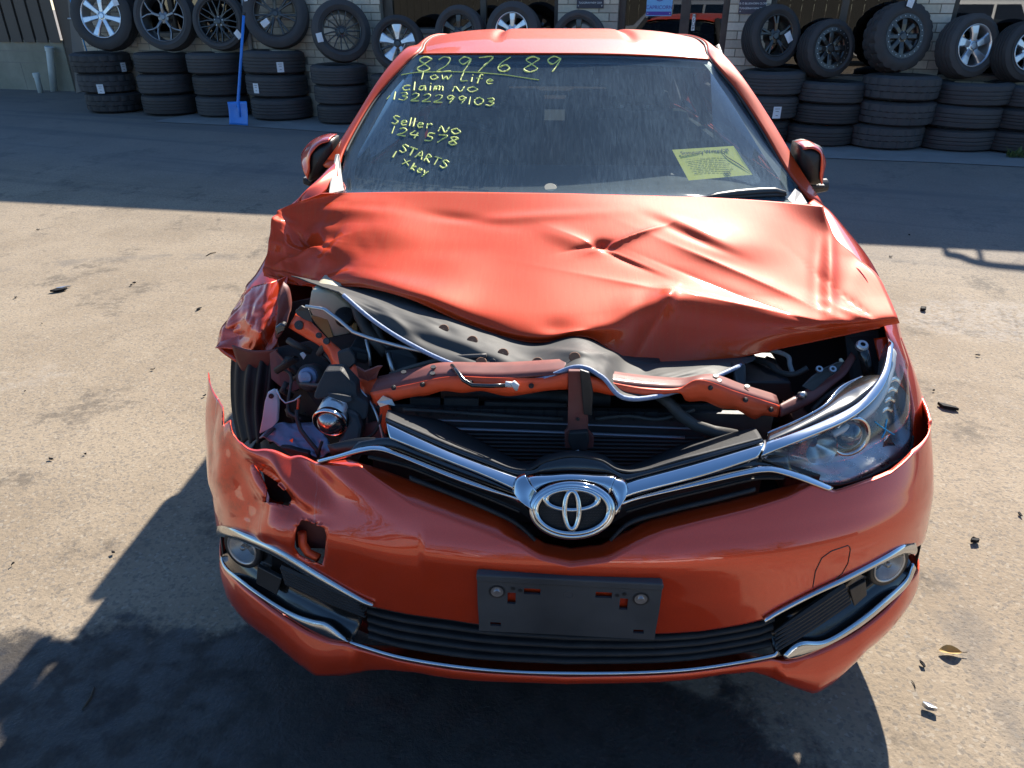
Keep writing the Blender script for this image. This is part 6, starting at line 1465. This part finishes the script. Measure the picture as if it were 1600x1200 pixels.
# ---- yellow handwriting on the windscreen
GL = {'0': [[(.5,1),(.1,.7),(.1,.3),(.5,0),(.9,.3),(.9,.7),(.5,1)]], '1': [[(.45,1),(.35,0)]], '2': [[(.1,.8),(.4,1),(.8,.85),(.6,.4),(.1,0),(.95,.05)]], '3': [[(.1,.9),(.6,1),(.8,.75),(.35,.55),(.85,.4),(.6,.02),(.05,.08)]],
 '4': [[(.4,1),(.1,.4),(.9,.45)],[(.75,.8),(.6,0)]], '5': [[(.9,1),(.35,.95),(.3,.6),(.75,.5),(.7,.1),(.1,0)]], '6': [[(.8,1),(.3,.6),(.15,.2),(.5,0),(.85,.2),(.6,.45),(.2,.3)]], '7': [[(.1,.95),(.95,1),(.5,.4),(.2,0)]],
 '8': [[(.9,.85),(.5,1),(.15,.8),(.5,.52),(.85,.2),(.45,0),(.1,.2),(.5,.52),(.9,.85)]], '9': [[(.85,.85),(.45,1),(.15,.75),(.45,.5),(.85,.85),(.7,.4),(.5,0)]],
 'T': [[(.0,.95),(1,1)],[(.5,1),(.45,0)]], 'o': [[(.5,.6),(.1,.35),(.4,0),(.85,.25),(.5,.6)]], 'w': [[(.0,.6),(.2,.05),(.5,.45),(.7,.05),(1,.6)]], 'L': [[(.2,1),(.1,.05),(.9,.1)]], 'i': [[(.5,.55),(.45,0)],[(.55,.8),(.56,.86)]],
 'f': [[(.8,.95),(.5,1),(.4,.5),(.35,-.1)],[(.1,.5),(.8,.55)]], 'e': [[(.1,.3),(.8,.4),(.5,.6),(.15,.3),(.4,0),(.9,.1)]], 'c': [[(.9,.55),(.4,.55),(.1,.25),(.4,0),(.9,.1)]], 'l': [[(.5,1),(.4,0)]], 'a': [[(.8,.55),(.3,.5),(.15,.15),(.5,.05),(.75,.5),(.85,0)]],
 'm': [[(.0,0),(.1,.55),(.25,.1),(.35,.55),(.6,.5),(.6,.05),(.75,.5),(.95,.45),(1,0)]], 'N': [[(.0,.0),(.15,.7),(.7,.0),(.95,.75)]], 'O': [[(.5,.75),(.05,.4),(.45,0),(.95,.35),(.5,.75)]], 'S': [[(.95,.9),(.4,1),(.15,.75),(.8,.4),(.6,.02),(.05,.1)]],
 'r': [[(.2,.55),(.25,0)],[(.25,.4),(.6,.6),(.9,.5)]], 'A': [[(.0,0),(.5,.95),(.95,.0)],[(.2,.4),(.85,.42)]], 'R': [[(.15,0),(.2,.9),(.8,.75),(.25,.45),(.9,.0)]], 'x': [[(.05,.6),(.9,.0)],[(.85,.65),(.1,.0)]], 'k': [[(.2,.9),(.15,0)],[(.8,.6),(.2,.3),(.85,0)]],
 'y': [[(.05,.55),(.35,.15),(.5,.2)],[(.9,.6),(.5,.1),(.2,-.35)]], '/': [[(.0,.0),(.6,.5)]], 's': [[(.85,.6),(.3,.55),(.7,.25),(.1,0)]]}
WRT = MB()
def write(txt, x0, y0, x1, y1, h, widths=None, slant=.12, r=.0027):
    ang = atan2(y1-y0, x1-x0); L = sqrt((x1-x0)**2+(y1-y0)**2); n = sum(.45 if ch in '1li/ ' else 1 for ch in txt); adv = L/n; s = 0
    for ch in txt:
        w = adv*(.45 if ch in '1li/ ' else 1)
        for st in GL.get(ch, []):
            pts = []
            cs = crom(st, max(6, 5*len(st))) if len(st) > 2 else np.array(st, float)
            for a, b in cs:
                u_ = s+(a*.82+.09+slant*b)*w; v_ = b*h
                pts.append(onglass(x0+u_*cos(ang)+v_*sin(ang), y0+u_*sin(ang)-v_*cos(ang), .0002))
            WRT.tube(pts, [r*(.55+.75*vnoise(q_*.7+s*.31, y0)) for q_ in range(len(pts))], 5)
        s += w
write('82976', 646, 112, 802, 112, 23, r=.0030); write('89', 812, 113, 880, 112, 24, r=.0030)
WRT.tube([onglass(*p, .001) for p in [(627,117),(650,113),(700,112),(745,113),(790,117),(842,125)]], .0022, 5)
write('Tow', 650, 124, 706, 125, 12); write('Life', 717, 126, 772, 132, 13)
write('claim', 626, 141, 693, 142, 13); write('NO', 705, 143, 748, 144, 11)
write('/1322299103', 604, 155, 774, 166, 12)
write('Seller', 610, 193, 676, 202, 13); write('NO', 683, 205, 720, 211, 12)
write('124', 609, 208, 655, 218, 12); write('578', 660, 219, 716, 228, 13)
write('STARTS', 622, 236, 698, 265, 13); write('1', 611, 245, 618, 248, 11); write('x', 626, 256, 641, 260, 14); write('key', 640, 264, 668, 275, 12)
WRT.build('marker_writing', 'marker', GLASS)['kind'] = 'stuff'
sk = MB()
sk.lathe([(.0005, .001), (.018, .001), (.019, 0)], 18, frame_to(onglass(860, 293, .001), (0, -.5, .85))); sk.build('round_sticker', 'cream_plastic', GLASS)

# ---- yellow notice lying behind the glass
def pp(s, t, lift=-.014):
    a, b, c, d = (1050,234), (1146,228), (1176,273), (1076,282)
    u_ = (a[0]*(1-s)+b[0]*s)*(1-t)+(d[0]*(1-s)+c[0]*s)*t; v_ = (a[1]*(1-s)+b[1]*s)*(1-t)+(d[1]*(1-s)+c[1]*s)*t; return onglass(u_, v_, lift)
G = np.array([[pp(i/17, j/11, -.014-.002*sin(i*.4+j*.3)) for i in range(18)] for j in range(12)])
NT = mkgrid('notice_paper', G, 'paper'); tag(NT, 'yellow printed write-off notice lying behind the windscreen', 'notice')
m = MB()
for k in range(9):
    t = .34+k*.058; x0, x1 = .14+.03*(k % 2), .80-.04*((k*7) % 3)
    s = x0
    while s < x1:
        w = rnd(.03, .09); m.tube([pp(s, t, -.0095), pp(min(x1, s+w), t, -.0095)], .0005, 4); s += w+.018
m.build('print', 'ink', NT)['kind'] = 'stuff'
o, x_, y_ = pp(.5, .13, -.010), (pp(.9, .13)-pp(.1, .13)).normalized(), (pp(.5, .02)-pp(.5, .4)).normalized(); z_ = x_.cross(y_).normalized(); y_ = z_.cross(x_)
text_mesh('Statutory Write Off', .0230, 'ink', 'heading', NT, Matrix(((x_.x, y_.x, z_.x, o.x), (x_.y, y_.y, z_.y, o.y), (x_.z, y_.z, z_.z, o.z), (0, 0, 0, 1))), thick=.0004)
c = pp(.64, .88, -.010); MB().tube([c+x_*.011*cos(a)+y_*.011*sin(a) for a in np.linspace(0, 2*pi, 24)], .0009, 4).build('logo', 'ink', NT)
MB().tube([c+x_*-.006+y_*.004, c+y_*-.006, c+y_*.006, c+x_*.006-y_*.004], .0009, 4).build('logo_mark', 'ink', NT)
MB().tube([pp(.74, .10, -.009), pp(.80, .38, -.009), pp(.90, .62, -.009), pp(.99, .92, -.009)], [.0005, .0014, .0016, .0005], 5).build('crease_shade', 'ink', NT)  # shade of the paper's fold drawn as a dark line
sl = np.array([[onglass(*p, -.010) for p in [(1146,226),(1158,240),(1176,262),(1186,276),(1188,284)]], [onglass(*p, -.010) for p in [(1150,232),(1160,250),(1172,266),(1176,275),(1172,287)]]])
SLV = mkgrid('clear_sleeve', spline_grid(sl.tolist(), 20, 6), 'plastic_sleeve', NT)
mkgrid('clear_sleeve', spline_grid([[onglass(*p, -.009) for p in [(1138,276),(1160,274),(1176,274),(1188,279)]], [onglass(*p, -.009) for p in [(1150,280),(1166,285),(1176,288),(1188,286)]]], 14, 6), 'plastic_sleeve', NT)

# ================================================================== LITTER ON THE YARD
M['shard'] = pm('shard', (.012, .012, .013), .8, var=.3, spec=.2); M['leaf_dry'] = pm('leaf_dry', (.42, .27, .08), .7, var=.35, scale=60); M['twig'] = pm('twig', (.06, .045, .03), .9, var=.3); M['weed'] = pm('weed', (.07, .11, .03), .7, var=.4, scale=40)
def shard(px, py, w, h, rot, label, mat='shard', grp=None, th=.006):
    c = ground_at(px, py); n = 7; P = []
    for k in range(n):
        a = 2*pi*k/n; r_ = .5*(.7+.6*hash2(px+k, py)); P.append(Vector((w*r_*cos(a), h*r_*sin(a), .003+.006*hash2(k, px))))
    R_ = Matrix.Rotation(radians(rot), 3, 'Z'); m = MB().prism([R_ @ p for p in P], (0, 0, th)); o = m.build('debris_piece', mat, None, local=True); o.location = c
    tag(o, label, 'debris', grp); return o
shard(92, 456, .11, .04, 20, 'large black plastic shard with pale edge on the sunlit concrete', th=.012); p2 = shard(99, 451, .07, .02, 30, 'thin grey strip lying against the large black shard', 'alu')
shard(1478, 638, .085, .028, -35, 'long black plastic shard on concrete beside the headlamp side', th=.012)
shard(1442, 485, .035, .04, 10, 'small round black plug on concrete near the bonnet corner', th=.014)
shard(1452, 1110, .040, .010, -32, 'grey metal clip with dark end on the concrete near the leaf', 'alu', th=.012)
shard(1522, 848, .035, .02, 10, 'bent black clip on concrete beside the bumper corner', th=.012)
crumbs = [(210,443),(205,447),(25,466),(148,612),(239,579),(80,719),(134,711),(258,795),(66,507),(308,489),(311,484),(153,586),(40,613),(1386,1054),(1440,1040),(1560,1189),(1593,806),(1430,456),(1527,557),(1461,600),(1458,612),(1519,583),(1391,402),(7,826),(21,884),(53,972),(178,866),(1498,945),(1420,368),(1545,470),(320,620),(118,388),(60,360),(290,540)]
for k, (a, b) in enumerate(crumbs[::2]+crumbs[1:9:4]):
    s_ = .005+.008*hash2(a, b) if b > 500 else .009+.016*hash2(a, b); shard(a, b, s_*1.6, s_*.8, 360*hash2(b, a), 'tiny black crumb of broken plastic on the concrete', 'shard', 'plastic crumbs scattered on the concrete', .004)
# leaf
c = ground_at(1484, 1022); LG_ = np.zeros((5, 14, 3))
for i in range(14):
    t = i/13; w_ = .018*sin(pi*min(1, t*1.05))**.7
    for j in range(5):
        s = (j-2)/2; q = Matrix.Rotation(radians(-4), 3, 'Z') @ Vector(((t-.5)*.062, s*w_*.85, .006+.012*abs(s)**2*sin(pi*t)+.010*abs(t-.5)**1.5)); LG_[j, i] = c+q
lf = mkgrid('fallen_leaf', LG_, 'leaf_dry'); tag(lf, 'curled dry yellow-brown leaf on the sunlit concrete', 'leaf')
MB().tube([Vector(LG_[2, 13]), Vector(LG_[2, 13])+Vector((.012, .001, .001))], .0012, 5).build('stalk', 'twig', lf)
def twig(pts, label, r=.003):
    P = [ground_at(*p)+Vector((0, 0, r+.0015)) for p in pts]; o = MB().tube(P, [r*.7]+[r]*(len(P)-2)+[r*.5], 6).build('twig', 'twig', None, smooth=True); tag(o, label, 'twig')
twig([(148,1076),(143,1090),(136,1101),(129,1111)], 'thin dark twig lying in the shadow beside the car'); twig([(338,395),(329,397),(322,401)], 'short pale twig on concrete near the crushed wing', .004)
twig([(1424,1064),(1428,1070),(1430,1077)], 'fine curved twig on concrete between leaf and bumper', .0015)
# weeds at the foot of the last stack
wd = empty('weed_clump', tuple(ground_at(1590, 247)), 0, 'small green weed clump at the foot of the last tyre stack', 'weed'); m = MB(); g0 = ground_at(1590, 247)
for k in range(70):
    a = rnd(0, 2*pi); L = rnd(.05, .14); b0 = g0+Vector((rnd(-.10, .10), rnd(-.03, .05), 0)); t_ = b0+Vector((cos(a)*L*.7, sin(a)*L*.4, L*rnd(.4, .9))); w_ = Vector((-sin(a), cos(a), 0))*rnd(.006, .014)
    mid_ = (b0+t_)/2+Vector((0, 0, .01)); m.add([b0, mid_-w_, t_, mid_+w_], [(0, 1, 2), (0, 2, 3)])
m.build('leaves', 'weed', wd)
# ================================================================== ACROSS THE YARD (seen only as reflections in glass and paint)
M['leaf'] = pm('leaf', (.055, .085, .03), .6, var=.5, scale=3); M['bark'] = pm('bark', (.10, .075, .055), .9, var=.3, scale=12, bump=.5, bscale=30)
M['suv_paint'] = pm('suv_paint', (.50, .51, .52), .3, metal=.7, coat=.8, var=.05); M['white_paint'] = pm('white_paint', (.72, .72, .71), .3, coat=.8, var=.04)
def tree(x, y, h, r, label):
    o = empty('yard_tree', (x, y, 0), 0, label, 'tree', 'trees along the far side of the yard'); t = MB()
    t.tube([(x, y, -.1), (x+.1, y, h*.3), (x-.1, y+.1, h*.6), (x, y, h*.85)], [.20, .16, .10, .03], 10)
    for k in range(6):
        a = 2*pi*k/6+x; t.tube([(x, y, h*(.35+.07*k)), (x+cos(a)*r*.4, y+sin(a)*r*.4, h*(.5+.06*k)), (x+cos(a)*r*.75, y+sin(a)*r*.75, h*(.6+.05*k))], [.08, .05, .02], 6)
    t.build('trunk', 'bark', o, smooth=True); c = MB()
    cl = [(Vector((rnd(-1, 1)*r*.75, rnd(-1, 1)*r*.75, h*rnd(.42, .95)))) for _ in range(26)]
    for q in cl:
        for _ in range(60):
            d = Vector((random.gauss(0, 1), random.gauss(0, 1), random.gauss(0, .8)))*r*.17; p = Vector((x, y, 0))+q+d; s_ = rnd(.07, .16)
            a = Vector((random.gauss(0, 1), random.gauss(0, 1), random.gauss(0, 1))).normalized(); b = a.orthogonal().normalized(); c.add([p-a*s_, p+b*s_*.5, p+a*s_, p-b*s_*.5], [(0, 1, 2, 3)])
    c.build('crown', 'leaf', o)
for k, (x, y, h, r) in enumerate([(-12,-15,6.5,2.6),(-6.5,-17,7.5,3.0),(-1,-16,6.0,2.6),(4.5,-17.5,7.8,3.0),(10,-15.5,6.4,2.7),(15.5,-17,7.2,3.0),(-17.5,-17,7.,3.)]):
    tree(x, y, h, r, 'leafy gum tree standing across the yard, mirrored in the workshop glass')
def parked(x, y, rz, paint, label, h=1.75, L=4.7):
    o = empty('parked_car', (x, y, 0), rz, label, 'car', 'cars parked across the yard')
    prof = [(-L/2,.35),(-L/2+.02,.75),(-L/2+.25,.98),(-L/2+1.15,1.08),(-L/2+1.75,h-.1),(-L/2+2.2,h),(L/2-.6,h-.02),(L/2-.15,1.15),(L/2,.95),(L/2,.40),(L/2-.2,.28),(-L/2+.2,.28)]
    def P(w, yy): return [Vector((a, yy, b)) for a, b in prof]
    mk('body', [v for yy, k in ((-.92, .0), (-.80, .0), (.80, 0), (.92, 0)) for v in [Vector((a, yy*(1-.16*max(0, (b-1.05)/.7)), b)) for a, b in prof]], [tuple(range(12))[::-1], tuple(range(36, 48))]+[(r*12+i, r*12+(i+1) % 12, (r+1)*12+(i+1) % 12, (r+1)*12+i) for r in range(3) for i in range(12)], paint, o, smooth=False, bevel=.05, local=True)
    for s in (-1, 1):
        for (a0, a1, b0, b1) in ((-L/2+1.45, -L/2+2.35, -L/2+1.95, -L/2+2.35), (-L/2+2.42, L/2-1.35, -L/2+2.42, L/2-1.35), (L/2-1.28, L/2-.45, L/2-1.28, L/2-.72)):
            MB().prism([(a0, s*.905, 1.10), (a1, s*.905, 1.10), (b1, s*.80, h-.12), (b0, s*.80, h-.12)], (0, s*.02, 0)).build('side_window', 'side_glass', o, local=True)
        for wx in (-L/2+.9, L/2-.95):
            w = MB().lathe([(.22,-.11),(.34,-.11),(.36,-.07),(.36,.07),(.34,.11),(.22,.11)], 32, frame_to((wx, s*.84, .36), (0, s, 0)), closed=True).build('tyre', 'tyre', o, smooth=False, local=True)
            MB().lathe([(.22,-.08),(.22,.10),(.06,.07),(.0005,.08)], 24, frame_to((wx, s*.84, .36), (0, s, 0))).build('rim', 'silver_rim', w, local=True)
    return o
parked(-3.6, -6.8, radians(8), 'suv_paint', 'silver estate car parked across the yard, mirrored in the long window')
parked(3.2, -9.5, radians(-10), 'white_paint', 'white estate car parked across the yard under the trees')

M['fence_wood'] = pm('fence_wood', (.035, .034, .030), .85, var=.4, scale=4, stretch=(6, 6, .4))
FN = empty('paling_fence', (0, -12.6, 0), 0, 'tall weathered paling fence across the yard in front of the trees', 'fence')
for k in range(120):
    MB().box((-24+k*.4, -12.6, 1.08+.03*hash2(k, 3)), (.385, .02, 2.16)).build('paling', 'fence_wood', FN)
for z in (.5, 1.7): MB().box((0, -12.64, z), (48, .04, .09)).build('fence_rail', 'fence_wood', FN)
